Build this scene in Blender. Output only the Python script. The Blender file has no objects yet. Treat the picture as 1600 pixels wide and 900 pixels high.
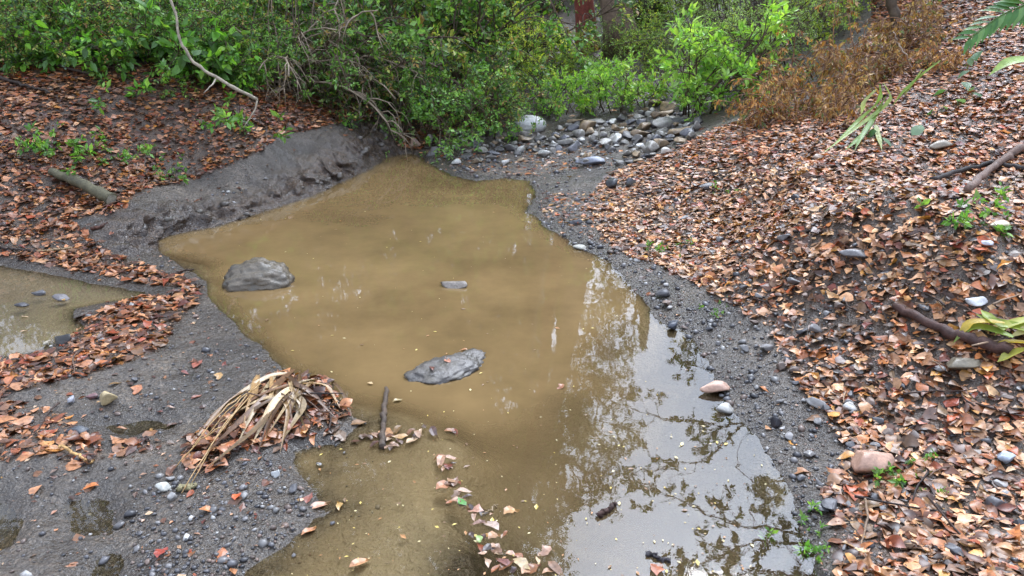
import bpy, math, random
import numpy as np
from mathutils import Vector, Matrix, Euler

rng = np.random.default_rng(11)
random.seed(11)
SC = bpy.context.scene
COL = SC.collection

# ------------------------------------------------------------------ camera, sky, sun, exposure
F_PX = 1186.0                      # focal length in pixels of the 1600-wide photograph
PITCH = math.radians(22.5)
CAM_H = 1.6
cam_d = bpy.data.cameras.new('camera')
cam_d.sensor_fit = 'HORIZONTAL'
cam_d.angle = 2 * math.atan(800 / F_PX)
cam_d.clip_start = 0.05
cam_d.clip_end = 500
cam = bpy.data.objects.new('camera', cam_d)
COL.objects.link(cam)
cam.location = (0, 0, CAM_H)
cam.rotation_euler = (math.pi / 2 - PITCH, 0, 0)
SC.camera = cam

SUN_EL, SUN_AZ = math.radians(52), math.radians(22)
w = bpy.data.worlds.new('World')
SC.world = w
w.use_nodes = True
nt = w.node_tree
bg = nt.nodes['Background']
sky = nt.nodes.new('ShaderNodeTexSky')
sky.sky_type = 'NISHITA'
sky.sun_disc = False
sky.sun_elevation = SUN_EL
sky.sun_rotation = SUN_AZ
sky.air_density = 0.5
sky.dust_density = 9.0
sky.ozone_density = 3.5
hs = nt.nodes.new('ShaderNodeHueSaturation')      # overcast: nearly colourless sky
hs.inputs['Saturation'].default_value = 0.3
nt.links.new(sky.outputs[0], hs.inputs['Color'])
veil = nt.nodes.new('ShaderNodeMix')               # the even grey of the cloud layer
veil.data_type = 'RGBA'; veil.blend_type = 'ADD'
veil.inputs[0].default_value = 1
veil.inputs[7].default_value = (4.6, 5.3, 6.7, 1)
cool = nt.nodes.new('ShaderNodeMix'); cool.data_type = 'RGBA'; cool.blend_type = 'MULTIPLY'
cool.inputs[0].default_value = 1; cool.inputs[7].default_value = (.82, .95, 1.16, 1)
nt.links.new(hs.outputs[0], cool.inputs[6])
nt.links.new(cool.outputs[2], veil.inputs[6])
nt.links.new(veil.outputs[2], bg.inputs['Color'])
bg.inputs['Strength'].default_value = 0.13

sun_d = bpy.data.lights.new('sun', 'SUN')
sun_d.energy = 0.9
sun_d.angle = math.radians(22)
sun_d.color = (1.0, 0.97, 0.92)
sun = bpy.data.objects.new('sun', sun_d)
COL.objects.link(sun)
sun.rotation_euler = Euler((math.pi / 2 - SUN_EL, 0, math.pi - SUN_AZ))

SC.view_settings.view_transform = 'Standard'
SC.view_settings.look = 'None'
SC.view_settings.gamma = 1
SC.view_settings.use_curve_mapping = False
SC.view_settings.exposure = 1.16
SC.render.engine = 'CYCLES'
SC.cycles.use_denoising = True
SC.cycles.max_bounces = 6
SC.cycles.transparent_max_bounces = 8
SC.cycles.caustics_reflective = False
SC.cycles.caustics_refractive = False
SC.cycles.sample_clamp_indirect = 6

# ------------------------------------------------------------------ photograph <-> place
FWD = np.array([0, math.cos(PITCH), -math.sin(PITCH)])
UP = np.array([0, math.sin(PITCH), math.cos(PITCH)])
RIGHT = np.array([1.0, 0, 0])
EYE = np.array([0, 0, CAM_H])

def ray(x, y):
    d = FWD + RIGHT * ((x - 800) / F_PX) + UP * ((450 - y) / F_PX)
    return d / np.linalg.norm(d)

def on_level(x, y, z=0.0):
    d = ray(x, y)
    return EYE + d * ((z - CAM_H) / d[2])

def at_dist(x, y, dist):
    return EYE + ray(x, y) * dist

def mirrored(x, y, z):
    """where the ray of pixel x, y that the still water throws back reaches height z"""
    d = ray(x, y)
    g = EYE + d * (-CAM_H / d[2])
    return np.array([g[0] + d[0] * z / -d[2], g[1] + d[1] * z / -d[2], z])

def project(P):
    q = np.asarray(P) - EYE
    dep = q @ FWD
    dep = np.where(np.abs(dep) < 1e-6, 1e-6, dep)
    u = 800 + F_PX * (q @ RIGHT) / dep
    v = 450 - F_PX * (q @ UP) / dep
    return u, v, dep

def in_poly(px, py, poly):
    poly = np.asarray(poly, float)
    c = np.zeros(px.shape, bool)
    j = len(poly) - 1
    for i in range(len(poly)):
        xi, yi = poly[i]; xj, yj = poly[j]
        if yi != yj:
            c ^= ((yi > py) != (yj > py)) & (px < (xj - xi) * (py - yi) / (yj - yi) + xi)
        j = i
    return c

def seg_dist(px, py, pts, closed=True):
    pts = np.asarray(pts, float)
    best = np.full(px.shape, 1e9)
    n = len(pts)
    for i in range(n if closed else n - 1):
        a = pts[i]; b = pts[(i + 1) % n]
        ab = b - a
        t = np.clip(((px - a[0]) * ab[0] + (py - a[1]) * ab[1]) / max(ab @ ab, 1e-12), 0, 1)
        dx = px - a[0] - t * ab[0]; dy = py - a[1] - t * ab[1]
        best = np.minimum(best, dx * dx + dy * dy)
    return np.sqrt(best)

def sdf(px, py, poly):
    d = seg_dist(px, py, poly)
    return np.where(in_poly(px, py, poly), -d, d)

def sstep(a, b, x):
    t = np.clip((x - a) / (b - a), 0, 1)
    return t * t * (3 - 2 * t)

def _hash(ix, iy, seed):
    h = (ix.astype(np.int64) * 374761393 + iy.astype(np.int64) * 668265263 + seed * 1442695041) & 0x7fffffff
    h = ((h ^ (h >> 13)) * 1274126177) & 0x7fffffff
    return ((h ^ (h >> 16)) & 0xffff) / 65535.0

def vnoise(x, y, seed=0):
    ix = np.floor(x); iy = np.floor(y)
    fx = x - ix; fy = y - iy
    fx = fx * fx * (3 - 2 * fx); fy = fy * fy * (3 - 2 * fy)
    a = _hash(ix, iy, seed); b = _hash(ix + 1, iy, seed)
    c = _hash(ix, iy + 1, seed); d = _hash(ix + 1, iy + 1, seed)
    return (a * (1 - fx) + b * fx) * (1 - fy) + (c * (1 - fx) + d * fx) * fy

def fbm(x, y, scale, octv=4, seed=0):
    v = 0; amp = 0.5; tot = 0
    for o in range(octv):
        v = v + amp * (vnoise(x * scale + 17.3 * o, y * scale - 9.1 * o, seed + o) - 0.5)
        tot += amp; amp *= 0.5; scale *= 2.03
    return v / tot                   # about -0.5 .. 0.5

# ------------------------------------------------------------------ shape of the ground
POOL_PX = [(598, 246), (640, 239), (662, 246), (680, 262), (700, 274), (740, 284), (790, 279), (828, 283), (834, 300),
           (826, 330), (850, 350), (872, 368), (900, 388), (945, 408), (972, 436), (1003, 468), (1028, 498), (1078, 522),
           (1104, 565), (1112, 602), (1142, 642), (1190, 682), (1216, 722), (1236, 765), (1246, 810), (1270, 852),
           (1290, 905), (1310, 1010), (1250, 1150), (700, 1150), (330, 1010), (385, 890), (440, 852), (502, 800), (480, 762),
           (446, 725), (452, 700), (520, 690), (560, 662), (545, 640), (520, 612), (486, 592), (440, 580), (414, 548),
           (372, 512), (345, 480), (322, 462), (318, 440), (262, 405), (238, 378), (262, 368), (330, 356), (400, 337),
           (470, 312), (530, 287), (575, 266)]
PUDDLE_PX = [(-260, 425), (-100, 408), (0, 415), (60, 425), (130, 437), (230, 458), (190, 470), (118, 482), (108, 498), (135, 515),
             (100, 528), (72, 546), (20, 558), (-60, 566), (-260, 580)]
SMALL_PX = [[(160, 668), (220, 655), (290, 650), (330, 655), (300, 672), (200, 684)],
            [(122, 790), (150, 780), (172, 800), (165, 835), (135, 830)],
            [(-60, 780), (5, 790), (25, 825), (10, 850), (-60, 850)],
            [(140, 868), (190, 862), (215, 900), (200, 940), (130, 930)]]
CUT_PX = [(225, 378), (262, 368), (330, 356), (400, 337), (470, 312), (530, 287), (575, 266), (598, 246), (606, 232)]

def lv(poly, z=0.0):
    return np.array([on_level(x, y, z)[:2] for x, y in poly])
POOL = lv(POOL_PX); PUDDLE = lv(PUDDLE_PX); SMALLS = [lv(p) for p in SMALL_PX]; CUT = lv(CUT_PX)
SHALLOW = [(lv([p])[0], r) for p, r in [((560, 730), .30), ((480, 850), .30), ((600, 820), .32), ((600, 670), .28),
                                         ((690, 700), .2), ((450, 960), .4), ((700, 880), .18), ((290, 420), .25)]]
# heights read off the photograph: (pixel x, pixel y, metres above the water)
CTRL = [(0, 108, .92), (200, 108, .92), (380, 128, .82), (450, 175, .50), (520, 175, .45), (200, 250, .46), (0, 250, .46),
        (0, 330, .2), (0, 390, .07), (100, 380, .06), (185, 332, .12), (300, 300, .11), (320, 275, .16), (430, 245, .22), (560, 190, .34),
        (600, 190, .32), (650, 205, .12), (720, 185, .22), (700, 232, .05), (760, 232, .06), (830, 200, .1), (950, 190, .14), (1050, 172, .24),
        (1000, 130, .4), (870, 262, .04), (960, 262, .10), (1000, 250, .15), (1090, 215, .34), (1200, 200, .52), (1300, 200, .76), (1400, 190, 1.0),
        (1600, 200, 1.05), (1600, 90, 1.5), (1450, 240, .84), (1600, 330, .54), (1400, 350, .26), (1200, 350, .14),
        (1100, 400, .06), (1600, 450, .36), (1350, 500, .11), (1250, 600, .05), (1600, 600, .22), (1400, 700, .08),
        (1600, 850, .14), (1350, 880, .06), (1000, 350, .05), (50, 600, .06), (250, 560, .05), (150, 700, .05),
        (300, 800, .045), (50, 850, .06), (400, 560, .03), (230, 450, .04), (900, 100, .35), (700, 120, .5)]
CTRLW = [(1.2, .8, .05), (1.8, .6, .08), (.8, .2, .04), (2.5, 1.2, .16), (-1, .5, .04), (0, .4, .03), (-2, .8, .06), (-9, 6, 2.4), (-6, 3, .9), (-4, 1, .3), (6, 2, 1.3), (9, 6, 3.4), (4, 0, .6), (-3, -2, .2), (3, -2, .5), (0, -3, .1),
         (0, 15, .8), (0, 22, 3.0), (-6, 11, 1.6), (6, 11, 2.6), (-3, 9.5, 1.0), (-15, 20, 5), (15, 20, 6), (-20, 0, 3), (20, 0, 6), (0, -12, .5),
         (0, 45, 10), (-25, 45, 12), (25, 45, 12), (-30, 15, 8), (30, 15, 10), (-20, -12, 3), (20, -12, 4), (3, 14, 1.1), (-4, 16, 2.0)]
cp = np.array([on_level(x, y, z) for x, y, z in CTRL] + [np.array(c, float) for c in CTRLW])

def _phi(d2):
    return np.sqrt(d2 + 0.35 ** 2)
_n = len(cp)
_A = np.zeros((_n + 1, _n + 1))
_d2 = ((cp[:, None, :2] - cp[None, :, :2]) ** 2).sum(-1)
_A[:_n, :_n] = _phi(_d2) - np.eye(_n) * 0.12
_A[:_n, _n] = 1; _A[_n, :_n] = 1
_wts = np.linalg.solve(_A, np.append(cp[:, 2], 0))

def macro(X, Y):
    out = np.full(X.shape, _wts[_n])
    for i in range(_n):
        out += _wts[i] * _phi((X - cp[i, 0]) ** 2 + (Y - cp[i, 1]) ** 2)
    return out

HEAP = [(on_level(438, 640, .05)[:2], .16, .07), (on_level(490, 605, .05)[:2], .12, .06), (on_level(390, 680, .05)[:2], .14, .035)]

def height_full(X, Y):
    wob = 0.09 * fbm(X, Y, 2.6, 5, 3) + .035 * fbm(X, Y, 11, 3, 5)
    d = sdf(X, Y, POOL) + wob
    m = np.maximum(macro(X, Y), 0.035)
    cut = 1 - sstep(.25, .6, seg_dist(X, Y, CUT, False))
    wd = .45 * (1 - cut) + .17 * cut
    lump = .034 * fbm(X, Y, 3.2, 4, 21)
    churn = sstep(-.3, -.9, X) * sstep(3.6, 2.6, Y)
    fine = (.022 + .03 * churn) * fbm(X, Y, 14, 4, 31) + .02 * churn * fbm(X, Y, 38, 3, 33)
    out = m * (1 - np.exp(-np.maximum(d, 0) / wd))
    rel = np.clip(out / .06, 0, 1)
    out = out + (lump * .9 + fine) * rel + .004 * (1 - np.exp(-np.maximum(d, 0) / .02))
    out = out * (1 - .28 * cut) + cut * rel * (.10 * fbm(X, Y, 5.5, 5, 41) + .10 * fbm(X, Y, 15, 5, 43))
    for c, r, a in HEAP:
        out = out + a * np.exp(-((X - c[0]) ** 2 + (Y - c[1]) ** 2) / (r * r))
    dep = np.full(X.shape, .34)
    for c, r in SHALLOW:
        dep = dep * (1 - .9 * np.exp(-((X - c[0]) ** 2 + (Y - c[1]) ** 2) / (r * r)))
    dep = np.maximum(dep, .03)
    ins = -dep * (1 - np.exp(-np.maximum(-d, 0) / .42)) + .25 * fine
    h = np.where(d > 0, out, ins)
    for P in [PUDDLE] + SMALLS:
        dp = sdf(X, Y, P) + wob * (.8 if P is PUDDLE else 1.6) + (0 if P is PUDDLE else .06 * fbm(X, Y, 16, 3, 15) + .015)
        h = np.where(d > 0, h * np.where(dp > 0, 1 - np.exp(-np.maximum(dp, 0) / .10), 0) + np.where(dp < 0, -.035 * (1 - np.exp(np.minimum(dp, 0) / .12)), 0), h)
    far = sstep(7, 14, np.hypot(X, Y))
    return h + far * .5 * fbm(X, Y, .6, 3, 51)

def axis_coords(spec):
    out = [spec[0][0]]
    for a, b, s in spec:
        n = max(1, int(round((b - a) / s)))
        out += list(np.linspace(a, b, n + 1)[1:])
    return np.array(out)
GX = axis_coords([(-60, -30, 5), (-30, -10, 1), (-10, -5.5, .15), (-5.5, -2.6, .032), (-2.6, 2.6, .0145), (2.6, 5.5, .032), (5.5, 10, .15), (10, 30, 1), (30, 60, 5)])
GY = axis_coords([(-40, -12, 4), (-12, -.6, .5), (-.6, .4, .1), (.4, 1.3, .04), (1.3, 4.6, .0145), (4.6, 8.5, .021), (8.5, 14, .07), (14, 30, .6), (30, 90, 4)])
MX, MY = np.meshgrid(GX, GY, indexing='ij')
HZ = height_full(MX.ravel(), MY.ravel()).reshape(MX.shape)

def ground(X, Y):
    X = np.asarray(X, float); Y = np.asarray(Y, float)
    i = np.clip(np.searchsorted(GX, X) - 1, 0, len(GX) - 2)
    j = np.clip(np.searchsorted(GY, Y) - 1, 0, len(GY) - 2)
    fx = (X - GX[i]) / (GX[i + 1] - GX[i]); fy = (Y - GY[j]) / (GY[j + 1] - GY[j])
    return (HZ[i, j] * (1 - fx) + HZ[i + 1, j] * fx) * (1 - fy) + (HZ[i, j + 1] * (1 - fx) + HZ[i + 1, j + 1] * fx) * fy

def ground_n(X, Y, e=.03):
    gx = (ground(X + e, Y) - ground(X - e, Y)) / (2 * e)
    gy = (ground(X, Y + e) - ground(X, Y - e)) / (2 * e)
    n = np.stack([-gx, -gy, np.ones_like(gx)], -1)
    return n / np.linalg.norm(n, axis=-1, keepdims=True)

def gpos(x, y, floor=None):
    """point of the ground seen at pixel x, y (floor=0: the water where that comes first)"""
    d = ray(x, y)
    t = np.arange(1.2, 40, .01)
    P = EYE + t[:, None] * d
    g = ground(P[:, 0], P[:, 1])
    if floor is not None:
        g = np.maximum(g, floor)
    k = np.argmax(P[:, 2] < g)
    p = P[k].copy(); p[2] = g[k]
    return p

# ------------------------------------------------------------------ mesh helpers
class Geo:
    def __init__(s):
        s.v = []; s.f = []; s.c = []; s.n = 0
    def add(s, V, F, col=(1, 1, 1)):
        V = np.asarray(V, float).reshape(-1, 3)
        for f in (F if isinstance(F, list) else [F]):
            f = np.asarray(f, np.int64)
            if len(f):
                s.f.append(f + s.n)
        c = np.empty((len(V), 3)); c[:] = col
        s.v.append(V); s.c.append(c); s.n += len(V)
        return s
    def mesh(s, name, mat=None, smooth=True):
        V = np.concatenate(s.v); C = np.concatenate(s.c)
        tot = np.concatenate([np.full(len(f), f.shape[1]) for f in s.f])
        loops = np.concatenate([f.ravel() for f in s.f])
        me = bpy.data.meshes.new(name)
        me.vertices.add(len(V)); me.vertices.foreach_set('co', V.astype(np.float32).ravel())
        me.loops.add(len(loops)); me.loops.foreach_set('vertex_index', loops.astype(np.int32))
        me.polygons.add(len(tot))
        st = np.concatenate([[0], np.cumsum(tot)[:-1]])
        me.polygons.foreach_set('loop_start', st.astype(np.int32))
        me.polygons.foreach_set('loop_total', tot.astype(np.int32))
        me.polygons.foreach_set('use_smooth', np.full(len(tot), smooth))
        a = me.attributes.new('col', 'FLOAT_COLOR', 'POINT')
        a.data.foreach_set('color', np.concatenate([C, np.ones((len(C), 1))], 1).astype(np.float32).ravel())
        me.update(calc_edges=True)
        if mat:
            me.materials.append(mat)
        return me

def link(name, data, parent=None, loc=None):
    o = bpy.data.objects.new(name, data)
    COL.objects.link(o)
    if parent is not None:
        o.parent = parent
    if loc is not None:
        o.location = loc
    return o

def tag(o, label=None, cat=None, group=None, kind=None):
    if label: o['label'] = label
    if cat: o['category'] = cat
    if group: o['group'] = group
    if kind: o['kind'] = kind
    return o

def empty(name, loc, label, cat, group=None, rz=0, sc=1):
    o = link(name, None, loc=tuple(loc))
    o.empty_display_size = .1
    o.rotation_euler = (0, 0, rz); o.scale = (sc, sc, sc)
    return tag(o, label, cat, group)

def unit(v):
    v = np.asarray(v, float)
    return v / np.maximum(np.linalg.norm(v, axis=-1, keepdims=True), 1e-9)

def scatter(tpl, P, A, N, S):
    """copies of a template (x across, y along, z normal) put at P with axis A, normal N and size S; returns V, faces"""
    V, Fs = tpl
    A = unit(A); N = unit(N - (N * A).sum(-1, keepdims=True) * A); B = np.cross(A, N)
    S = np.asarray(S, float)
    if S.ndim == 1: S = np.stack([S, S, S], -1)
    out = P[:, None, :] + (V[None, :, 0:1] * S[:, None, 0:1]) * B[:, None, :] + (V[None, :, 1:2] * S[:, None, 1:2]) * A[:, None, :] + (V[None, :, 2:3] * S[:, None, 2:3]) * N[:, None, :]
    off = (np.arange(len(P)) * len(V))[:, None, None]
    return out.reshape(-1, 3), [(f[None] + off).reshape(-1, f.shape[1]) for f in Fs]

def tubes(polys, radii, k=5):
    """polys (N,S,3), radii (N,S)"""
    N, S, _ = polys.shape
    T = np.gradient(polys, axis=1); T = unit(T)
    ref = np.where(np.abs(T[..., 2:3]) > .9, np.array([1., 0, 0]), np.array([0, 0, 1.]))
    U = unit(np.cross(T, ref)); W = np.cross(T, U)
    a = np.linspace(0, 2 * np.pi, k, endpoint=False)
    V = polys[:, :, None, :] + radii[:, :, None, None] * (np.cos(a)[None, None, :, None] * U[:, :, None, :] + np.sin(a)[None, None, :, None] * W[:, :, None, :])
    base = (np.arange(N) * S * k)[:, None, None]
    r = np.arange(S - 1)[None, :, None] * k
    j = np.arange(k)[None, None, :]; j2 = (j + 1) % k
    q = np.stack([base + r + j, base + r + j2, base + r + k + j2, base + r + k + j], -1).reshape(-1, 4)
    cap = (base[:, 0, :] + (S - 1) * k + np.arange(k)[None]).reshape(-1, k)
    cap0 = (base[:, 0, :] + np.arange(k)[None, ::-1]).reshape(-1, k)
    return V.reshape(-1, 3), [q, cap, cap0]

def tube_path(pts, r0, r1, k=8, n=24, wob=.0, seed=0):
    """one bent stick through the points"""
    pts = np.asarray(pts, float)
    t = np.linspace(0, 1, len(pts)); u = np.linspace(0, 1, n)
    P = np.stack([np.interp(u, t, pts[:, i]) for i in range(3)], -1)
    for _ in range(2):
        P[1:-1] = (P[:-2] + 2 * P[1:-1] + P[2:]) / 4
    g = np.random.default_rng(seed)
    P[1:-1] += g.normal(0, wob, (n - 2, 3))
    R = (r0 + (r1 - r0) * u) * (1 + g.normal(0, .08, n))
    return tubes(P[None], R[None], k)

def ribbon(pts, width, fold=.25, n=12, twist=0., seed=0):
    """strap leaf: a folded blade along the points"""
    pts = np.asarray(pts, float)
    t = np.linspace(0, 1, len(pts)); u = np.linspace(0, 1, n)
    P = np.stack([np.interp(u, t, pts[:, i]) for i in range(3)], -1)
    for _ in range(2):
        P[1:-1] = (P[:-2] + 2 * P[1:-1] + P[2:]) / 4
    T = unit(np.gradient(P, axis=0))
    side = unit(np.cross(T, np.array([0, 0, 1.]) + 1e-3))
    nor = np.cross(side, T)
    g = np.random.default_rng(seed)
    ang = twist * u + g.normal(0, .15)
    s2 = side * np.cos(ang)[:, None] + nor * np.sin(ang)[:, None]
    n2 = np.cross(s2, T)
    wv = width * np.clip(np.minimum(1, (1 - u) * 2.6) * np.minimum(1, .45 + u * 3), .04, 1) * .5
    V = np.stack([P - s2 * wv[:, None] + n2 * (fold * wv)[:, None], P, P + s2 * wv[:, None] + n2 * (fold * wv)[:, None]], 1).reshape(-1, 3)
    i = np.arange(n - 1)[:, None] * 3
    q = np.concatenate([i + np.array([[0, 1, 4, 3]]), i + np.array([[1, 2, 5, 4]])])
    return V, [q]

# leaf templates, length 1 along y, base at the origin
def leaf_tpl(rows=1, wid=.5, fold=.18, curl=.0, roll=0., skew=0., jag=0., seed=0):
    g = np.random.default_rng(seed)
    V = [(0, 0, 0)]; F3 = []; F4 = []
    for r in range(rows):
        t = (r + 1) / (rows + 1)
        w_ = wid * .5 * math.sin(math.pi * t ** .8) ** 1.2 if rows > 1 else wid * .5
        z = -curl * (t - .0) ** 2 + roll * math.sin(t * 6) * .05
        x = skew * math.sin(t * math.pi) * .2
        jl = 1 + g.normal(0, jag); jr = 1 + g.normal(0, jag)
        V += [(x - w_ * jl, t, z + fold * w_ * (1 + g.normal(0, jag))), (x, t + .02, z), (x + w_ * jr, t, z + fold * w_ * (1 + g.normal(0, jag)))]
    V.append((0, 1, -curl))
    F3 += [(0, 2, 1), (0, 3, 2)]
    for r in range(rows - 1):
        a = 1 + 3 * r
        F4 += [(a, a + 1, a + 4, a + 3), (a + 1, a + 2, a + 5, a + 4)]
    a = 1 + 3 * (rows - 1); e = len(V) - 1
    F3 += [(a, a + 1, e), (a + 1, a + 2, e)]
    Fs = [np.array(F3)]
    if F4: Fs.append(np.array(F4))
    return np.array(V, float), Fs

def lobed_tpl(seed=0, curl=.2):
    g = np.random.default_rng(seed)
    a = np.array([-90, -50, -25, 0, 18, 42, 62, 90, 118, 138, 162, 180, 205, 230]) * math.pi / 180
    r = np.array([.42, .36, .3, .55, .3, .58, .34, .62, .34, .58, .3, .55, .3, .36]) * (1 + g.normal(0, .1, 14))
    V = [(0, .42, 0)] + [(r_ * math.cos(t), .42 + r_ * math.sin(t), curl * r_ * r_ * 1.6 * (1 + g.normal(0, .5))) for t, r_ in zip(a, r)]
    F = [(0, 1 + i, 1 + (i + 1) % 14) for i in range(14)]
    return np.array(V, float), [np.array(F)]

LEAF = leaf_tpl(1, .5, .22)
LEAF2 = leaf_tpl(2, .48, .2, .18)
DRY = [leaf_tpl(3, .42, .3, .12, 1, .4, .28, 1), leaf_tpl(3, .5, -.2, -.14, .6, -.5, .3, 2), leaf_tpl(4, .36, .55, .22, 1.5, .8, .3, 3),
       leaf_tpl(3, .58, .12, .08, 1, .2, .35, 4), lobed_tpl(5, .15), lobed_tpl(6, -.18), leaf_tpl(3, .54, -.25, .15, 0, .6, .35, 7),
       leaf_tpl(4, .3, .8, -.25, 1.2, -.9, .35, 8)]

def ico(sub):
    import bmesh
    bm = bmesh.new(); bmesh.ops.create_icosphere(bm, subdivisions=sub, radius=1)
    V = np.array([v.co[:] for v in bm.verts]); F = np.array([[v.index for v in f.verts] for f in bm.faces]); bm.free()
    return V, F

def rock_tpl(sub, seed, cuts=9, rough=.06, flat=1.):
    g = np.random.default_rng(seed)
    V, F = ico(sub)
    V = V * (1 + .0)
    for _ in range(cuts):
        n = unit(g.normal(0, 1, 3)); d = g.uniform(.35, .8)
        ex = np.maximum(V @ n - d, 0)
        V = V - (ex * .96)[:, None] * n
    for o, fr in enumerate((1.7, 3.6, 7.5)):
        D = g.normal(0, fr, (5, 3)); ph = g.uniform(0, 6.28, 5)
        V = V * (1 + rough / (o + 1) * np.sin(V @ D.T + ph).sum(1, keepdims=True) / 2.2)
    V[:, 2] *= flat
    return V, [F]

# ------------------------------------------------------------------ materials
def new_mat(name):
    m = bpy.data.materials.new(name); m.use_nodes = True
    nt = m.node_tree
    return m, nt, nt.nodes['Principled BSDF'], nt.nodes['Material Output']

def N(nt, t, **kw):
    n = nt.nodes.new(t)
    for k, v in kw.items():
        if hasattr(n, k): setattr(n, k, v)
    return n

def noise(nt, scale, detail=4, rough=.55, vec=None):
    n = N(nt, 'ShaderNodeTexNoise')
    n.inputs['Scale'].default_value = scale; n.inputs['Detail'].default_value = detail; n.inputs['Roughness'].default_value = rough
    if vec is not None: nt.links.new(vec, n.inputs['Vector'])
    return n

def ramp(nt, src, stops):
    r = N(nt, 'ShaderNodeValToRGB')
    e = r.color_ramp.elements
    while len(e) < len(stops): e.new(.5)
    for el, (p, c) in zip(e, stops):
        el.position = p; el.color = (*c, 1) if len(c) == 3 else c
    nt.links.new(src, r.inputs[0])
    return r

def mix(nt, a, b, fac, mode='MIX'):
    m = N(nt, 'ShaderNodeMix', data_type='RGBA', blend_type=mode)
    for s, v in ((6, a), (7, b), (0, fac)):
        if isinstance(v, (int, float)): m.inputs[s].default_value = v
        elif isinstance(v, tuple): m.inputs[s].default_value = (*v, 1)
        else: nt.links.new(v, m.inputs[s])
    return m.outputs[2]

def maprange(nt, src, a, b, c, d):
    m = N(nt, 'ShaderNodeMapRange')
    for i, v in enumerate((a, b, c, d)): m.inputs[1 + i].default_value = v
    nt.links.new(src, m.inputs[0])
    return m.outputs[0]

def bump(nt, src, strength, dist, prev=None):
    b = N(nt, 'ShaderNodeBump'); b.inputs['Strength'].default_value = strength; b.inputs['Distance'].default_value = dist
    nt.links.new(src, b.inputs['Height'])
    if prev is not None: nt.links.new(prev, b.inputs['Normal'])
    return b.outputs[0]

def mat_ground():
    m, nt, p, out = new_mat('mud_and_soil')
    g = N(nt, 'ShaderNodeNewGeometry').outputs['Position']
    at = N(nt, 'ShaderNodeAttribute', attribute_name='col')
    sep = N(nt, 'ShaderNodeSeparateColor'); nt.links.new(at.outputs[0], sep.inputs[0])   # r litter soil, g wetness, b silt
    n1 = noise(nt, 3.5, 6, .6, g); n2 = noise(nt, 26, 5, .65, g); n3 = noise(nt, 120, 3, .6, g)
    mud = ramp(nt, n1.outputs[0], [(.3, (.036, .028, .021)), (.52, (.078, .061, .046)), (.75, (.135, .106, .078))]).outputs[0]
    soil = ramp(nt, n2.outputs[0], [(.3, (.035, .022, .014)), (.6, (.085, .05, .028)), (.8, (.13, .075, .042))]).outputs[0]
    silt = ramp(nt, n2.outputs[0], [(.3, (.38, .32, .225)), (.7, (.46, .39, .285))]).outputs[0]
    c = mix(nt, mud, soil, sep.outputs[0])
    vor = N(nt, 'ShaderNodeTexVoronoi'); vor.inputs['Scale'].default_value = 95; nt.links.new(g, vor.inputs['Vector'])
    grit = ramp(nt, vor.outputs['Color'], [(.2, (.55, .55, .55)), (.62, (1.0, 1.0, 1.0)), (.85, (1.9, 1.85, 1.8))]).outputs[0]
    vs = maprange(nt, n1.outputs[0], .38, .62, .1, .7)
    c = mix(nt, c, mix(nt, c, grit, 1.0, 'MULTIPLY'), vs)
    sp = maprange(nt, n3.outputs[0], .3, .7, .62, 1.4)
    c = mix(nt, c, sp, 1.0, 'MULTIPLY')
    wetd = maprange(nt, sep.outputs[1], 0, 1, 1.0, .62)
    c = mix(nt, c, wetd, 1.0, 'MULTIPLY')
    c = mix(nt, c, silt, sep.outputs[2])
    nt.links.new(c, p.inputs['Base Color'])
    rg = N(nt, 'ShaderNodeMath', operation='SUBTRACT')
    nt.links.new(maprange(nt, n2.outputs[0], .3, .7, .42, .75), rg.inputs[0])
    nt.links.new(maprange(nt, sep.outputs[1], .2, 1, 0, .46), rg.inputs[1])
    nt.links.new(rg.outputs[0], p.inputs['Roughness'])
    p.inputs['Specular IOR Level'].default_value = .5
    b = bump(nt, n2.outputs[0], .8, .028)
    b = bump(nt, noise(nt, 62, 4, .6, g).outputs[0], .6, .010, b)
    b = bump(nt, vor.outputs['Distance'], .5, .006, b)
    b = bump(nt, n3.outputs[0], .5, .004, b)
    nt.links.new(b, p.inputs['Normal'])
    return m

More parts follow.
